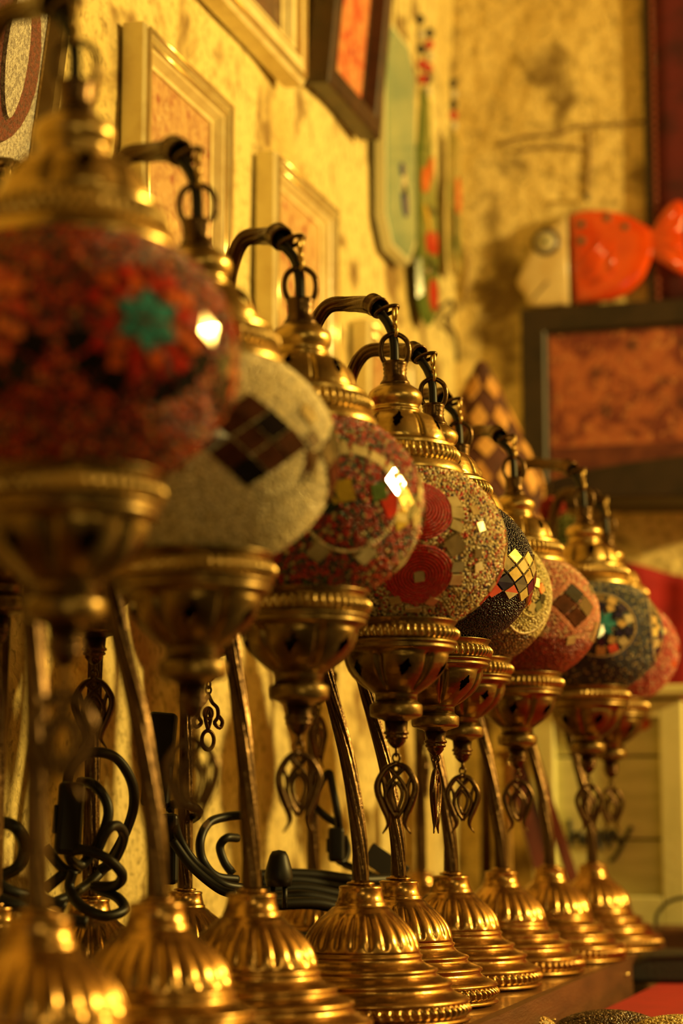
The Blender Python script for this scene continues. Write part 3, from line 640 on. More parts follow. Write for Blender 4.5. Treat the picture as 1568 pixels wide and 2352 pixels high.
# glitter panel with a red almond, leaning, top left
gp = empty('glitter_panel', (XW + .006, 1.085, CAMZ + .405), 'gilt framed silver glitter panel with a dark red almond shape, top left corner', 'panel')
gp.rotation_euler = (math.radians(7), 0, HALF)
GLS = mat('silver glitter', (.42, .40, .36), .35, .4, (.20, .18, .17), 400, .4, .6, bump=.5, bscale=900); GLR = mat('red glitter', (.16, .022, .016), .3, .2, (.06, .01, .01), 350, .4, .6, bump=.7, bscale=800)
obj('panel_board', box(.006, .154, -.010, 0, .006, .214), GLS, gp, smooth=False)
for s in range(4):
    V, F = [], []; pr = [(0, 0), (0, .016), (.004, .021), (.007, .017), (.012, .020), (.016, .012), (.016, 0)]
    for a, d in pr:
        C4 = [(a, a), (.16 - a, a), (.16 - a, .22 - a), (a, .22 - a)]; p, q = C4[s], C4[(s+1) % 4]; V += [(p[0], -d, p[1]), (q[0], -d, q[1])]
    n = len(pr); F = [(2*i, 2*i + 1, 2*((i+1) % n) + 1, 2*((i+1) % n)) for i in range(n)]
    obj('frame_rail', (V, F), GOLD, gp, smooth=False)
def almond(cx, cz, hw, hh, n=24): return [(cx + hw*math.cos(t)*(1 - .25*abs(math.sin(t))**3), cz + hh*math.sin(t)) for t in [2*PI*i/n for i in range(n)]]
obj('red_almond', prism(almond(.092, .085, .044, .062), .009, .014, lambda u, v, w_: (u, -w_, v), .04), GLR, gp, smooth=False)
obj('silver_leaf', prism(almond(.097, .085, .016, .046), .013, .0165, lambda u, v, w_: (u, -w_, v), .05), GLS, gp, smooth=False)
obj('black_corner', prism([(.018, .100), (.040, .120), (.060, .204), (.018, .204)], .009, .0125, lambda u, v, w_: (u, -w_, v), .03), BLACKW, gp, smooth=False)

# ------------------------------------------------------------------ fused glass hangings near the corner
def yz_plate(name, poly, x0, th, m, parent, inset=0.): return obj(name, prism(poly, 0, th, lambda u, v, w_: (x0 + w_, u, v), inset), m, parent, smooth=False)
GLA = mat('pale teal glass', (.25, .37, .26), .12, 0, (.33, .43, .27), 12, coat=.5); GLE = mat('frosted glass edge', (.62, .58, .34), .3); GLG = mat('green fused glass', (.13, .19, .04), .12, 0, (.20, .24, .06), 30, coat=.5)
EN = lambda n, c: mat('enamel ' + n, c, .15, 0, tuple(q*.8 for q in c), 60, coat=.4)
E_OR, E_RED, E_YEL, E_BLU, E_WHT = EN('orange', (.75, .14, .02)), EN('red', (.62, .03, .02)), EN('yellow', (.70, .42, .05)), EN('blue', (.04, .05, .22)), EN('white', (.70, .62, .42))
def blob(y, z, a, b, n=10, rot=0.): return [(y + a*math.cos(t)*math.cos(rot) - b*math.sin(t)*math.sin(rot), z + a*math.cos(t)*math.sin(rot) + b*math.sin(t)*math.cos(rot)) for t in [2*PI*i/n for i in range(n)]]
def hang(name, label, y0, z0): return empty(name, (XW + .010, y0, z0), label, 'ornament', None)
yA, zA = 2.17, CAMZ + .74
hA = hang('glass_plaque', 'pale teal glass plaque with cut corners and blue swirl, beside the leaning dark frame', yA, zA)
oct_ = lambda hw, hz, c: [(-hw + c, -hz), (hw - c, -hz), (hw, -hz + c), (hw, hz - c), (hw - c, hz), (-hw + c, hz), (-hw, hz - c), (-hw, -hz + c)]
yz_plate('bevelled_edge', oct_(.068, .130, .030), -.002, .010, GLE, hA, .03); yz_plate('glass_face', oct_(.058, .122, .026), .007, .003, GLA, hA, .03)
for (y, z, a, b, r, m) in ((.008, -.062, .012, .020, .4, E_BLU), (.004, -.046, .010, .017, -.3, E_WHT), (-.002, -.030, .008, .008, 0, E_BLU)): yz_plate('enamel_swirl', blob(y, z, a, b, rot=r), .0095, .0028, m, hA, .1)
obj('hanging_cord', tube([(.004, 0, .128), (.002, .003, .20)], .001, 6), CABLE, hA)
yB, zB = 2.285, CAMZ + .70
hB = hang('glass_strip', 'long green fused glass strip with red and orange patches hanging by beaded strings', yB, zB)
strip = [(-.012, .140), (.006, .136), (.012, .09), (.030, .05), (.042, 0), (.044, -.09), (.036, -.120), (.016, -.136), (-.012, -.132), (-.030, -.112), (-.038, -.07), (-.040, .0), (-.036, .05), (-.026, .075)]
yz_plate('glass_body', strip, .004, .007, GLG, hB, .05)
for (y, z, a, b, r, m) in ((-.018, .028, .014, .020, -.7, E_OR), (.004, .046, .008, .022, -.5, E_OR), (-.012, -.016, .020, .007, -.8, E_YEL), (-.004, -.042, .012, .013, .3, E_RED), (.022, -.036, .012, .016, -.2, E_RED), (.016, -.098, .016, .020, 0, E_RED), (.006, -.066, .030, .004, -.1, mat('enamel dark green', (.03, .05, .02), .2)), (.002, -.002, .030, .005, .1, mat('enamel dark green', (.03, .05, .02), .2))): yz_plate('enamel_patch', blob(y, z, a, b, rot=r), .0105, .0030, m, hB, .12)
obj('glass_bubble', lathe([(0, -.005), (.004, -.003), (.005, 0), (.004, .003), (0, .005)], 14), MIRROR, hB, (.012, -.018, -.079))
def beadstring(parent, y0, z0, y1, z1, cols):
    obj('hanging_cord', tube([(.005, y0, z0), (.004, y1, z1)], .0007, 6), CABLE, parent)
    for i, m in enumerate(cols):
        t = (i + .6)/len(cols)*.9; obj('bead', lathe([(0, -.0065), (.0045, -.004), (.0058, 0), (.0045, .004), (0, .0065)], 12), m, parent, (.006, y0 + (y1 - y0)*t, z0 + (z1 - z0)*t))
EK = EN('black', (.012, .012, .012))
beadstring(hB, -.008, .140, -.020, .235, [E_RED, E_RED, EK, E_WHT, EK]); beadstring(hB, .010, .134, .030, .235, [E_WHT, EK, E_RED, E_WHT, E_RED, EK])
yC, zC = 2.425, CAMZ + .745
hC = hang('glass_strip', 'narrow amber glass strip with orange patch nearest the room corner', yC, zC)
yz_plate('glass_body', [(-.018, .09), (.018, .09), (.024, .0), (.026, -.072), (.010, -.088), (-.016, -.088), (-.026, -.070), (-.024, 0)], .004, .006, mat('amber fused glass', (.40, .30, .09), .15, 0, (.2, .2, .05), 30, coat=.5), hC, .05)
for (y, z, a, b, m) in ((.006, .012, .010, .024, E_OR), (-.016, -.035, .006, .030, mat('enamel dark green', (.03, .05, .02), .2)), (.008, -.052, .012, .016, EN('olive', (.2, .2, .04)))): yz_plate('enamel_patch', blob(y, z, a, b), .0098, .0025, m, hC, .12)
beadstring(hC, 0, .09, .002, .165, [E_WHT, E_RED, EK, E_WHT, EK])
hk = tag(obj('iron_hook', tube(spline([onX(1000, 712, XW + .002), onX(1015, 705, XW + .02), onX(1035, 690, XW + .02), onX(1040, 715, XW + .015), onX(1022, 735, XW + .012), onX(1045, 770, XW + .006), onX(1050, 830, XW + .004)], 26), .0022, 8), BLACKW), 'bent black iron hook on the wall under the green glass strip', 'hook')

# ------------------------------------------------------------------ back wall: rug, fish, black ledge, red textile
RUG = mat('dark red rug pile', (.11, .008, .012), .9, 0, (.05, .004, .008), 40, bump=.4, bscale=500)
r0 = onY(1497, 240, YB - .02); rg = empty('wall_rug', (r0.x, YB - .003, CAMZ + .62), 'dark red rug with a braided edge hanging at the top right', 'rug')
def sheet(w_, h_, nx, nz, fy, th):
    V, F = [], []
    for s in (0, 1):
        for j in range(nz + 1):
            for i in range(nx + 1): V.append((w_*i/nx, fy(i/nx, j/nz) - (th if s == 0 else 0), h_*j/nz))
    q = nx + 1; n = q*(nz + 1)
    for j in range(nz):
        for i in range(nx):
            a = j*q + i; F += [(a, a + 1, a + q + 1, a + q), (n + a, n + a + q, n + a + q + 1, n + a + 1)]
    for i in range(nx): F += [(i, n + i, n + i + 1, i + 1), (nz*q + i, nz*q + i + 1, n + nz*q + i + 1, n + nz*q + i)]
    for j in range(nz): F += [(j*q, (j+1)*q, n + (j+1)*q, n + j*q), (j*q + nx, n + j*q + nx, n + (j+1)*q + nx, (j+1)*q + nx)]
    return V, F
obj('rug_field', sheet(.80, .74, 40, 10, lambda u, v: -.003 + .0015*math.sin(u*20), .005), RUG, rg)
obj('rug_binding', box(-.012, .004, -.0065, -.001, 0, .74), BLACKW, rg, smooth=False)
kn_me = mk('braid_knot', *lathe([(0, -.0045), (.0030, -.0028), (.0036, 0), (.0030, .0028), (0, .0045)], 8), mat('braid yarn', (.22, .05, .03), .9))
for k in range(72): link_mesh('braid_knot', kn_me, rg, (.0005, -.0065, .006 + k*.0101))

fz = onY(1310, 700, YB - .025)
fi = empty('fish_plaque', (fz.x, YB - .009, CAMZ + .6235), 'glossy orange ceramic fish with cream face and round blue eye above the black frame', 'fish plaque')
S_ = 2.46/.9555/4900*1.0
def fx(px, py): return ((px - 1310)*S_*1.045, -(py - 700)*S_*1.0)
def smooth_poly(P, n=60): return [(p.x, p.y) for p in spline([(x, y, 0) for x, y in P], n)]
def puff(name, poly, th, m, parent, y0=0., rings=6):
    cx = sum(p[0] for p in poly)/len(poly); cz = sum(p[1] for p in poly)/len(poly); V, F = [], []; n = len(poly)
    V += [(u, -y0, v) for u, v in poly]
    for r in range(rings):
        k = (1, .985, .94, .86, .70, .40)[r]; h = th*(.45, .68, .84, .93, .98, 1.)[r]
        V += [(cx + (u - cx)*k, -y0 - h, cz + (v - cz)*k) for u, v in poly]
    for r in range(rings):
        for i in range(n): F.append((r*n + i, r*n + (i+1) % n, (r+1)*n + (i+1) % n, (r+1)*n + i))
    V.append((cx, -y0 - th, cz)); c = len(V) - 1
    for i in range(n): F.append((rings*n + i, rings*n + (i+1) % n, c))
    F.append(tuple(reversed(range(n))))
    return obj(name, (V, F), m, parent)
ORG = mat('orange ceramic glaze', (.80, .085, .006), .16, 0, (.62, .05, .006), 30, coat=.6); FACE = mat('cream ceramic glaze', (.76, .60, .32), .25, 0, (.66, .48, .22), 30, coat=.3)
body = [fx(*p) for p in ((1309, 488), (1345, 482), (1390, 487), (1430, 500), (1465, 522), (1490, 545), (1492, 590), (1480, 622), (1462, 656), (1430, 684), (1395, 697), (1317, 699))]
puff('body', smooth_poly(body[:11], 40) + [body[11], fx(1313, 600)], .014, ORG, fi)
tail = smooth_poly([fx(*p) for p in ((1478, 560), (1500, 520), (1525, 485), (1550, 476), (1563, 500), (1556, 550), (1560, 600), (1566, 635), (1550, 650), (1515, 625), (1485, 600), (1478, 575))], 40)
puff('tail', tail, .013, ORG, fi)
for x0, y0, x1, y1 in ((1500, 545, 1545, 500), (1502, 560, 1550, 545), (1502, 575, 1552, 590), (1500, 590, 1545, 630)):
    a, b = fx(x0, y0), fx(x1, y1); obj('tail_ridge', tube([(a[0], -.0118, a[1]), (b[0], -.0128, b[1])], .0024, 8), ORG, fi)
for x0, y0, x1, y1 in ((1345, 640, 1398, 570), (1335, 618, 1385, 560), (1355, 655, 1405, 640), (1400, 560, 1404, 645)):
    a, b = fx(x0, y0), fx(x1, y1); obj('fin_ridge', tube([(a[0], -.0128, a[1]), (b[0], -.0145, b[1])], lambda s: .0030 - .001*s, 8), ORG, fi)
for x, y in ((1336, 517), (1392, 507), (1431, 531), (1335, 556)):
    a = fx(x, y); obj('stud', lathe([(0, .0042), (.004, .0034), (.0060, .0012), (.0066, 0)], 16), mat('grey green stud', (.09, .10, .05), .3), fi, (a[0], -.0110, a[1])).rotation_euler = (HALF, 0, 0)
face_ = smooth_poly([fx(*p) for p in ((1306, 490), (1285, 500), (1250, 530), (1215, 580), (1195, 620), (1188, 645), (1205, 672), (1222, 699), (1306, 699))], 36)
puff('face', face_ + [fx(1305, 600)], .0125, FACE, fi)
a, b = fx(1222, 686), fx(1260, 645); obj('mouth', tube([(a[0], -.0105, a[1]), (b[0], -.0122, b[1])], .0018, 8), mat('mouth line', (.16, .09, .03), .6), fi)
a = fx(1256, 552)
for nm, r, h, m in (('eye_ring',   .0172, .0145, mat('violet blue glass', (.03, .015, .04), .25)), ('eye_white', .0118, .0160, EN('pale', (.66, .58, .36))), ('eye_pupil', .0042, .0172, EN('grey green', (.14, .16, .07)))):
    obj(nm, lathe([(0, h), (r*.8, h - .0006), (r, h - .002), (r*1.02, 0)], 32), m, fi, (a[0], 0, a[1])).rotation_euler = (HALF, 0, 0)
wn = onY(1348, 458, YB - .004); tag(obj('wall_nail', tube([wn, wn + Vector((0, -.014, .002))], .0028, 8), BLACKW), 'dark nail in the plaster right above the orange fish', 'nail')

lp = [onY(x, y, 2.36) for x, y in ((1228, 1118), (1262, 1100), (1320, 1083), (1400, 1068), (1480, 1056), (1568, 1045), (1760, 1030), (1760, 1140), (1568, 1141), (1400, 1143), (1330, 1139), (1270, 1129))]
c0 = lp[0].copy(); le = obj('wall_ledge', prism([(p.x - c0.x, p.z - c0.z) for p in lp], 0, .128, lambda u, v, w_: (u, w_, v)), BLACKW, None, (c0.x, 2.36, c0.z), smooth=False); bevel(le, .003); tag(le, 'black tapering wooden ledge under the rust red framed picture', 'ledge')

RT = mat('crimson textile', (.40, .012, .014), .85, 0, (.27, .006, .012), 30, bump=.4, bscale=300)
c0 = onY(1430, 1288, 2.44)
V, F = [], []; nx, nz = 50, 24
for j in range(nz + 1):
    for i in range(nx + 1):
        u, v = i/nx, j/nz; x = u*.62; top = .0 - .10*min(u*3, 1)*.33 - .012*math.sin(u*9); V.append((x - .02*v, -.012*math.sin(u*26 + 2*v)*(.3 + v) - .006*math.sin(u*61), top - v*(.36 + top)))
for j in range(nz):
    for i in range(nx): a = j*(nx+1) + i; F.append((a, a + 1, a + nx + 2, a + nx + 1))
rt = obj('red_textile', (V, F), RT, None, tuple(c0)); rt.modifiers.new('solid', 'SOLIDIFY').thickness = .004; tag(rt, 'crimson textile hanging in folds behind the mint cabinet', 'textile')

# ------------------------------------------------------------------ mint cabinet
MINT = mat('mint green paint', (.80, .76, .36), .5, 0, (.70, .67, .30), 25, bump=.15, bscale=120); MINTP = mat('mint plank paint', (.76, .73, .36), .55, 0, (.62, .60, .27), 18, bump=.15, bscale=90, stretch=(1, 1, 5))
YC = 2.20; xl, xr = -.452, -.294; zt_ = CAMZ + .131
cb = empty('mint_sign', (xl, YC, SZ), 'framed mint green plank sign with a black handwritten word, standing at the far shelf end', 'sign')
W_, H_ = xr - xl, zt_ - SZ; sw = .024
for nm, q in (('frame_stile', box(0, sw, 0, .022, 0, H_)), ('frame_stile', box(W_ - sw, W_, 0, .022, 0, H_)), ('frame_rail', box(sw, W_ - sw, 0, .022, 0, .040)), ('frame_rail', box(sw, W_ - sw, 0, .022, H_ - .018, H_))): bevel(obj(nm, q, MINT, cb, smooth=False), .0015)
bevel(obj('top_board', box(-.008, W_ + .014, -.012, .030, H_ + .003, H_ + .015), MINT, cb, smooth=False), .003)
obj('spacer', box(.004, W_ - .004, .004, .020, H_, H_ + .003), BLACKW, cb, smooth=False)
z0 = .036; cuts = [CAMZ - .010 - SZ, CAMZ + .075 - SZ, H_ - .012]
for z1 in cuts: bevel(obj('plank', box(sw - .004, W_ - sw + .004, .013, .020, z0, z1 - .0022), MINTP, cb, smooth=False), .0012); z0 = z1
obj('back_panel', box(.004, W_ - .004, .020, .024, .004, H_ - .004), BLACKW, cb, smooth=False)
INK = mat('black brush ink', (.012, .012, .010), .5)
strokes = [[(1307, 1882), (1309, 1910), (1311, 1944)], [(1310, 1930), (1322, 1914), (1333, 1916), (1335, 1942)], [(1362, 1918), (1350, 1916), (1345, 1930), (1354, 1942), (1362, 1925), (1365, 1942)], [(1370, 1912), (1374, 1935), (1380, 1952)], [(1371, 1920), (1383, 1910), (1390, 1922), (1378, 1934)],
  [(1394, 1910), (1397, 1930), (1399, 1948)], [(1395, 1916), (1405, 1908), (1411, 1920), (1399, 1930)], [(1410, 1908), (1418, 1928), (1428, 1938)], [(1450, 1898), (1436, 1922), (1424, 1948), (1412, 1968), (1400, 1978)]]
P = []
for st in strokes:
    q = [onY(x, y, YC + .013) for x, y in st]; P.append(tube(spline([(p.x - xl,   .0126, p.z - SZ) for p in q], 14), .0025, 6))
obj('lettering', join(*P), INK, cb)
p = onY(1468, 1662, YC + .013); obj('orange_spot', prism([(p.x - xl + .012*math.cos(t), p.z - SZ + .007*math.sin(t)) for t in [2*PI*i/14 for i in range(14)]], 0, .0012, lambda u, v, w_: (u, .0132 - w_, v)), EN('orange', (.75, .14, .02)), cb, smooth=False)  # flat orange oval on the top plank

# ------------------------------------------------------------------ patterned cone lamp, pompoms, folding stand
pc = onY(1105, 835, 2.22); pz = pc.z
cone = empty('patterned_lamp', (pc.x, 2.22, SZ), 'lamp with a brown conical shade of cream diamond patches near the corner', 'lamp')
hz = pz - SZ
KIL = mat('dark brown shade cloth', (.10, .028, .016), .8, 0, (.055, .016, .010), 40); PAT = mat('cream orange patch', (.66, .36, .10), .7, 0, (.55, .26, .06), 30)
def cr(z): return .006 + (hz - z)*.45 if z > hz - .13 else .0645
obj('shade', lathe([(0, hz + .004)] + [(cr(hz - k*.012), hz - k*.012) for k in range(19)] + [(cr(hz - .216) - .004, hz - .216), (0, hz - .20)], 48), KIL, cone)
def on_cone(t, z, w_): r = cr(z) + w_; return (r*math.cos(t), r*math.sin(t), z)
for row, (zc, hh, nn) in enumerate(((hz - .030, .016, 6), (hz - .066, .017, 9), (hz - .100, .014, 12), (hz - .135, .019, 13), (hz - .180, .020, 15))):
    for k in range(nn):
        t0 = 2*PI*(k + .5*(row % 2))/nn + .3; aw = 2*PI/nn*.43
        def f_(u, v, w_): return on_cone(t0 + u, zc + v, w_)
        pl = [(-aw, 0), (-aw*.4, -hh*.6), (0, -hh), (aw*.4, -hh*.6), (aw, 0), (aw*.4, hh*.6), (0, hh), (-aw*.4, hh*.6)]
        obj('patch', prism(pl, -.001, .0022, f_, .08), PAT, cone, smooth=False)
obj('pole', tube([(0, 0, .01), (0, 0, hz - .2)], .006, 10), BRONZE, cone); obj('foot', lathe([(0, 0), (.032, 0), (.032, .006), (.012, .016), (.006, .02), (0, .02)], 32), BRONZE, cone)

def pompom(name, label, c, r, col):
    n = 260; i = np.arange(n) + .5; z = 1 - 2*i/n; ph = i*PI*(1 + 5**.5); R = np.sqrt(1 - z*z); d = np.stack([R*np.cos(ph), R*np.sin(ph), z], 1); d += rng.normal(0, .12, d.shape); d /= np.linalg.norm(d, axis=1)[:, None]
    V, F = [], []
    for k in range(n):
        q = Vector(d[k]); a = q.orthogonal().normalized()*r*.09; b = q.cross(a); p0 = q*r*.1; p1 = q*r*(.92 + .12*rng.random()); m_ = len(V)
        V += [p0 + a, p0 - a*.5 + b*.87, p0 - a*.5 - b*.87, p1 + a, p1 - a*.5 + b*.87, p1 - a*.5 - b*.87]; F += [(m_, m_+1, m_+4, m_+3), (m_+1, m_+2, m_+5, m_+4), (m_+2, m_, m_+3, m_+5), (m_+3, m_+4, m_+5)]
    return tag(obj(name, (V, F), mat('yarn ' + name + label[:5], col, .9), None, tuple(c), smooth=False), label, 'pompom')
pR = pt(1268, 1172, 2.08); pG = pt(1284, 1222, 2.08)
pompom('pompom', 'small red yarn pompom hanging behind the last lamp necks', pR, .014, (.35, .03, .015)); pompom('pompom', 'olive green yarn pompom below the red pompom', pG, .020, (.14, .15, .03))
tag(obj('pompom_string', tube([onY(1262, 1090, 2.38), pR + UP*.010, pG + UP*.014], .0008, 6), CABLE), 'thin dark string holding the red and green pompoms', 'string')

DR = mat('dark red wood', (.16, .030, .014), .4, 0, (.09, .016, .010), 20, stretch=(3, 3, 1))
st_ = empty('folding_stand', tuple(Vector((pt(1240, 2000, 2.12).x, pt(1240, 2000, 2.12).y, SZ))), 'dark red wooden folding stand with slanting legs behind the last lamps', 'stand')
def slat(x0, y0, x1, y1, away, wpx, parent, base):
    a, b = pt(x0, y0, away), pt(x1, y1, away); b = b + (b - a)*((b.z - SZ)/(a.z - b.z)) if b.z > SZ else b; d = (b - a).normalized(); n = d.cross(FH).normalized()*(wpx*away/4900/2); t = FH*.006; o_ = Vector(base)
    V = [p + q + r - o_ for p in (a, b) for q in (n, -n) for r in (t, -t)]
    return obj('leg', (V, [(0, 1, 3, 2), (4, 6, 7, 5), (0, 4, 5, 1), (2, 3, 7, 6), (0, 2, 6, 4), (1, 5, 7, 3)]), DR, parent, smooth=False)
for a in ((1212, 1700, 1308, 1998, 2.14, 24), (1180, 1700, 1262, 1990, 2.155, 22), (1165, 1720, 1240, 1990, 2.125, 30)): slat(*a, st_, st_.location)
obj('crossbar', (lambda A, B: tube([A - st_.location, B - st_.location], .006, 8))(pt(1150, 1722, 2.11), pt(1225, 1712, 2.11)), DR, st_)

c = pt(1166, 1990, 2.05); cs = empty('candlestick', (c.x, c.y, SZ), 'slim brass candlestick behind the seventh lamp, its straight shaft catching light', 'candlestick')
obj('foot', lathe([(0, 0), (.026, 0), (.027, .003), (.022, .008), (.010, .013), (.0075, .018), (.009, .021), (.007, .025), (.0052, .03)], 36), BRASS, cs); obj('shaft', lathe([(.0052, .029), (.0055, .10), (.0052, .165), (.008, .168), (.008, .171), (.005, .175)], 24), BRASS, cs)
obj('drip_pan', lathe([(.005, .174), (.016, .178), (.018, .181), (.015, .181), (.008, .179), (.008, .195), (.0085, .196), (.006, .196), (.006, .182), (0, .182)], 32), BRASS, cs)

# ------------------------------------------------------------------ things on the low table
def dome_bowl(label, x, y, away, r, h, m, gcol):
    c = pt(x, y, away); c.z = SZ - .0225
    b = empty('mosaic_bowl', tuple(c), label, 'bowl', 'upturned mosaic bowls on the low table')
    k = (pt(x, y, away).z - c.z)
    prof = [(r*math.cos(t), k*math.sin(t)) for t in [HALF*i/10 for i in range(11)]]
    obj('shell', lathe(prof[:-1] + [(.0005, k)], 40), m, b)
    n = int(2*PI*r*r*1.2/.0020**2); u = rng.random(n); ph = rng.uniform(0, 2*PI, n); la = np.arcsin(u)
    P = np.stack([r*np.cos(la)*np.cos(ph), r*np.cos(la)*np.sin(ph), k*np.sin(la)], 1); Nn = P/np.array([r*r, r*r, k*k]); Nn /= np.linalg.norm(Nn, axis=1)[:, None]
    o = link_mesh('bead_filler', beads_mesh('bead_filler', P, Nn, .0012, palette(*gcol)(la, ph)), b); o['kind'] = 'stuff'
dome_bowl('upturned bowl of grey brown glitter beads on the red cloth', 1398, 2322, 1.42, .036, .03, GR_DARK, ([(.10, .055, .03), (.30, .2, .11), (.05, .03, .02)], [4, 2, 4]))
dome_bowl('upturned cream beaded bowl cut by the right edge of the photo', 1560, 2333, 1.36, .034, .03, GR_CREAM, ([(.72, .55, .22), (.6, .42, .14)], [3, 2]))
dome_bowl('upturned orange cream bowl touching the shelf edge, left of the glitter one', 1236, 2336, 1.42, .012, .03, GR_CREAM, ([(.62, .36, .10), (.6, .42, .14)], [3, 2]))
q = [pt(x, y, 1.86) for x, y in ((1412, 2256), (1422, 2240), (1450, 2216), (1478, 2198), (1500, 2192), (1568, 2190), (1700, 2196), (1724, 2230), (1728, 2262))]
c = q[0].copy(); c.z = TZ
bx = empty('black_pouch', tuple(c), 'flat black leather pouch lying at the far end of the red cloth', 'pouch')
pp = [((p - c).dot(RH), max(0, p.z - TZ)) for p in q]; pp = [(u, 0 if i in (0, len(pp) - 1) else v) for i, (u, v) in enumerate(pp)]
bevel(obj('pouch_body', prism(pp, 0, .09, lambda u, v, w_: tuple(RH*u + FH*w_ + UP*v)), mat('black leather', (.012, .010, .009), .6, bump=.3, bscale=300), bx, smooth=False), .004, 3)
obj('seam', tube([RH*u + FH*-.0008 + UP*(v*.86 + .001) for u, v in pp[1:-1]], .0009, 6), BLACKW, bx)
c = pt(1555, 2190, 2.12); c.z = TZ
bk = empty('wicker_tray', tuple(c), 'small brown tray with a black wire handle beside the mint cabinet', 'tray')
bevel(obj('tray_body', box(-.030, .12, -.03, .06, 0, .036), WOOD, bk, smooth=False), .004)
obj('wire_handle', tube(spline([(-.022, .01, .034), (-.020, .01, .048), (-.008, .01, .060), (.012, .01, .064), (.034, .01, .058), (.044, .01, .034)], 24), .0018, 8), CABLE, bk)

# ------------------------------------------------------------------ black cords, plugs and switches behind the lamps
KA = 1.052
def cord(li, paths, r=.0030):
    e = LAMPS[li]; P = [[pt(x, y, a*KA) - e.location for x, y, a in q] for q in paths]
    return obj('power_cord', join(*[tube(spline(q, len(q)*8), r, 8) for q in P]), CABLE, e)
cord9 = cord(9, [[(152, 1815, 1.16), (163, 1765, 1.16), (205, 1730, 1.15), (262, 1738, 1.16), (300, 1790, 1.17), (307, 1850, 1.18), (288, 1912, 1.19), (258, 1968, 1.19), (225, 2010, 1.18), (175, 2050, 1.16), (120, 2075, 1.14)],
  [(186, 1796, 1.17), (215, 1802, 1.15), (243, 1838, 1.15), (247, 1880, 1.15), (225, 1935, 1.15), (190, 1985, 1.15), (165, 1978, 1.14), (160, 1958, 1.135), (195, 1952, 1.13), (245, 1972, 1.13), (280, 2008, 1.14), (265, 2034, 1.15), (215, 2036, 1.16)],
  [(222, 1958, 1.14), (248, 1905, 1.14), (272, 1898, 1.15), (284, 1925, 1.16), (262, 1975, 1.17), (228, 2000, 1.17)],
  [(168, 2000, 1.14), (160, 2040, 1.14), (185, 2080, 1.13), (240, 2104, 1.13), (284, 2090, 1.14), (270, 2062, 1.15), (225, 2042, 1.16)], [(105, 1945, 1.15), (140, 1990, 1.15), (175, 2010, 1.15)], [(105, 2042, 1.15), (150, 2005, 1.15), (180, 1995, 1.16)]])
cord13 = cord(13, [[(-30, 1900, 1.10), (10, 1890, 1.10), (40, 1905, 1.10), (55, 1945, 1.11), (42, 1990, 1.11), (0, 2015, 1.11), (-25, 2040, 1.1)], [(-20, 2020, 1.09), (30, 2050, 1.09), (90, 2062, 1.1), (150, 2085, 1.1)], [(-20, 2060, 1.07), (40, 2080, 1.07), (120, 2105, 1.08), (200, 2120, 1.08)]], .0034)
cord10 = cord(10, [[(560, 1872, 1.36), (520, 1876, 1.36), (480, 1890, 1.35), (460, 1930, 1.34), (465, 1975, 1.34), (495, 2012, 1.34), (545, 2020, 1.35)], [(545, 1925, 1.37), (520, 1925, 1.36), (505, 1945, 1.36), (515, 1980, 1.36), (535, 2008, 1.36)],
  [(385, 1850, 1.32), (420, 1846, 1.29), (455, 1862, 1.31), (440, 1882, 1.34), (395, 1880, 1.34), (390, 1855, 1.30)], [(400, 1890, 1.29), (415, 1935, 1.28), (455, 1990, 1.28), (510, 2030, 1.28), (560, 2040, 1.29)], [(395, 1930, 1.27), (440, 1990, 1.27), (500, 2040, 1.27), (540, 2055, 1.27)]])
cord2 = cord(11, [[(590, 2012, 1.42), (660, 2008, 1.43), (740, 2012, 1.44), (820, 2022, 1.45), (900, 2020, 1.47)], [(595, 2030, 1.42), (670, 2022, 1.43), (750, 2032, 1.44), (830, 2048, 1.45)], [(600, 2048, 1.41), (690, 2040, 1.42), (780, 2056, 1.43), (850, 2066, 1.44)], [(610, 2064, 1.40), (700, 2058, 1.41), (790, 2076, 1.42)], [(620, 2078, 1.39), (720, 2075, 1.40), (800, 2092, 1.41)]], .0042)
cord11 = cord(11, [[(716, 1830, 1.55), (735, 1800, 1.53), (755, 1775, 1.53), (764, 1810, 1.53), (775, 1870, 1.53), (782, 1930, 1.54), (772, 1965, 1.54), (786, 1980, 1.54), (798, 1955, 1.55), (790, 1920, 1.55)], [(720, 1850, 1.54), (748, 1876, 1.54), (775, 1895, 1.54), (785, 1925, 1.54)], [(790, 1985, 1.54), (840, 2005, 1.52), (900, 2035, 1.5)]])
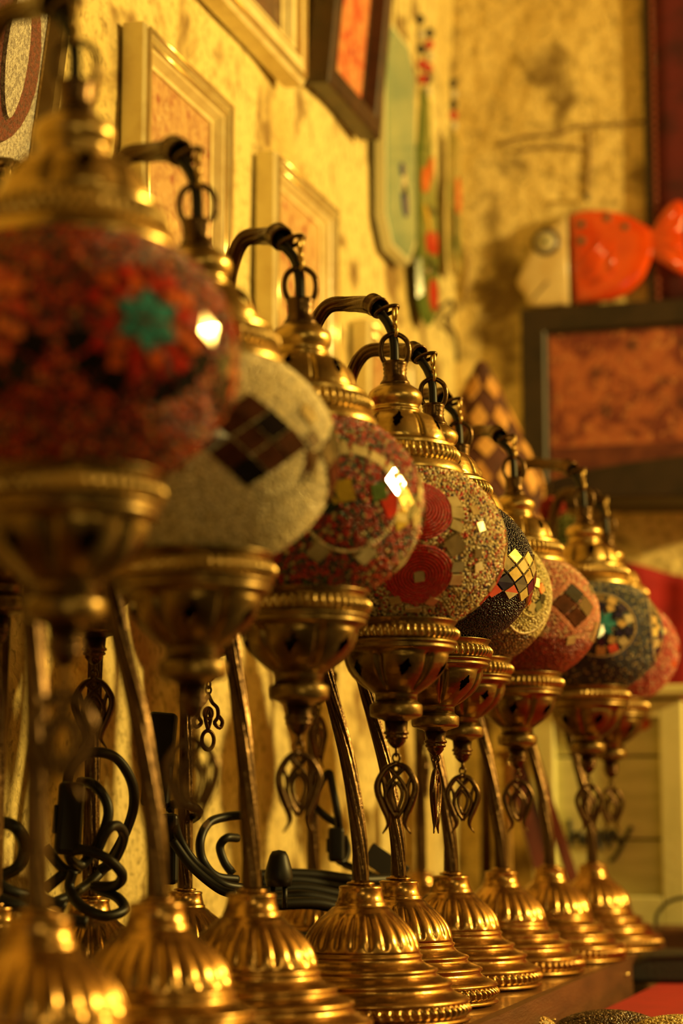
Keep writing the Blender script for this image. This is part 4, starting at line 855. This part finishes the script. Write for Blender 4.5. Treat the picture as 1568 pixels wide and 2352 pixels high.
def piece(name, c, VF, x, y, away, ry=0., rz=0., bv=.003, m=None):
    p = pt(x, y, away*KA) - c.parent.location; R = Matrix.Rotation(YAW + rz, 4, 'Z') @ Matrix.Rotation(ry, 4, 'Y')
    o = obj(name, ([p + R @ Vector(v) for v in VF[0]], VF[1]), m or CABLE, c, smooth=False)
    return bevel(o, bv, 3) if bv else o
def switch(c, x, y, away, wd, ht, th, rz=0., ry=0.):
    piece('cord_switch', c, box(-wd/2, wd/2, -th/2, th/2, -ht/2, ht/2), x, y, away, ry, rz); piece('rocker', c, box(-wd*.62, -wd*.48, -th*.3, th*.3, -ht*.22, ht*.18), x, y, away, ry, rz, .001)
switch(cord9, 160, 1880, 1.135, .0145, .040, .012, .2, .06); switch(cord11, 772, 1940, 1.53, .012, .026, .010)
piece('cord_switch', cord10, box(-.009, .009, -.008, .008, -.030, .030), 366, 1745, 1.30, .08); piece('cord_switch', cord10, box(-.006, .006, -.006, .006, -.022, .022), 388, 1950, 1.29)
piece('plug', cord2, join(lathe([(0, -.006), (.008, -.006), (.0095, 0), (.0085, .006), (.0062, .014), (.0045, .017), (0, .018)], 20), tube([(-.004, 0, -.006), (-.004, 0, -.020)], .0018, 8), tube([(.004, 0, -.006), (.004, 0, -.020)], .0018, 8)), 640, 2015, 1.36, bv=0).data.shade_smooth()
piece('plug', cord2, join(box(-.016, .016, -.006, .006, -.008, .008), tube([(.015, -.003, 0), (.028, -.003, 0)], .0016, 8), tube([(.015, .003, 0), (.028, .003, 0)], .0016, 8)), 885, 1985, 1.50, .6, m=mat('grey black rubber', (.035, .032, .028), .5), bv=.0008)
def coil(li, x, away, R, loops):
    e = LAMPS[li]; c = pt(x, 1990, away*KA); c.z = SZ + .0034; c -= e.location; pts = []
    for i in range(loops*22): t = 2*PI*i/22; k = i/22; pts.append(c + Vector((R*.8*(1 + .10*math.sin(k*2.3))*math.cos(t), R*(1 + .1*math.cos(k*1.7))*math.sin(t), .0046*k*.8 + .0015*math.sin(3*t))))
    obj('cord_coil', tube(pts, .0034, 8), CABLE, e)
coil(13, 70, 1.03, .034, 9); coil(11, 690, 1.42, .034, 9); coil(9, 330, 1.235, .026, 8); coil(12, 860, 1.70, .03, 8)
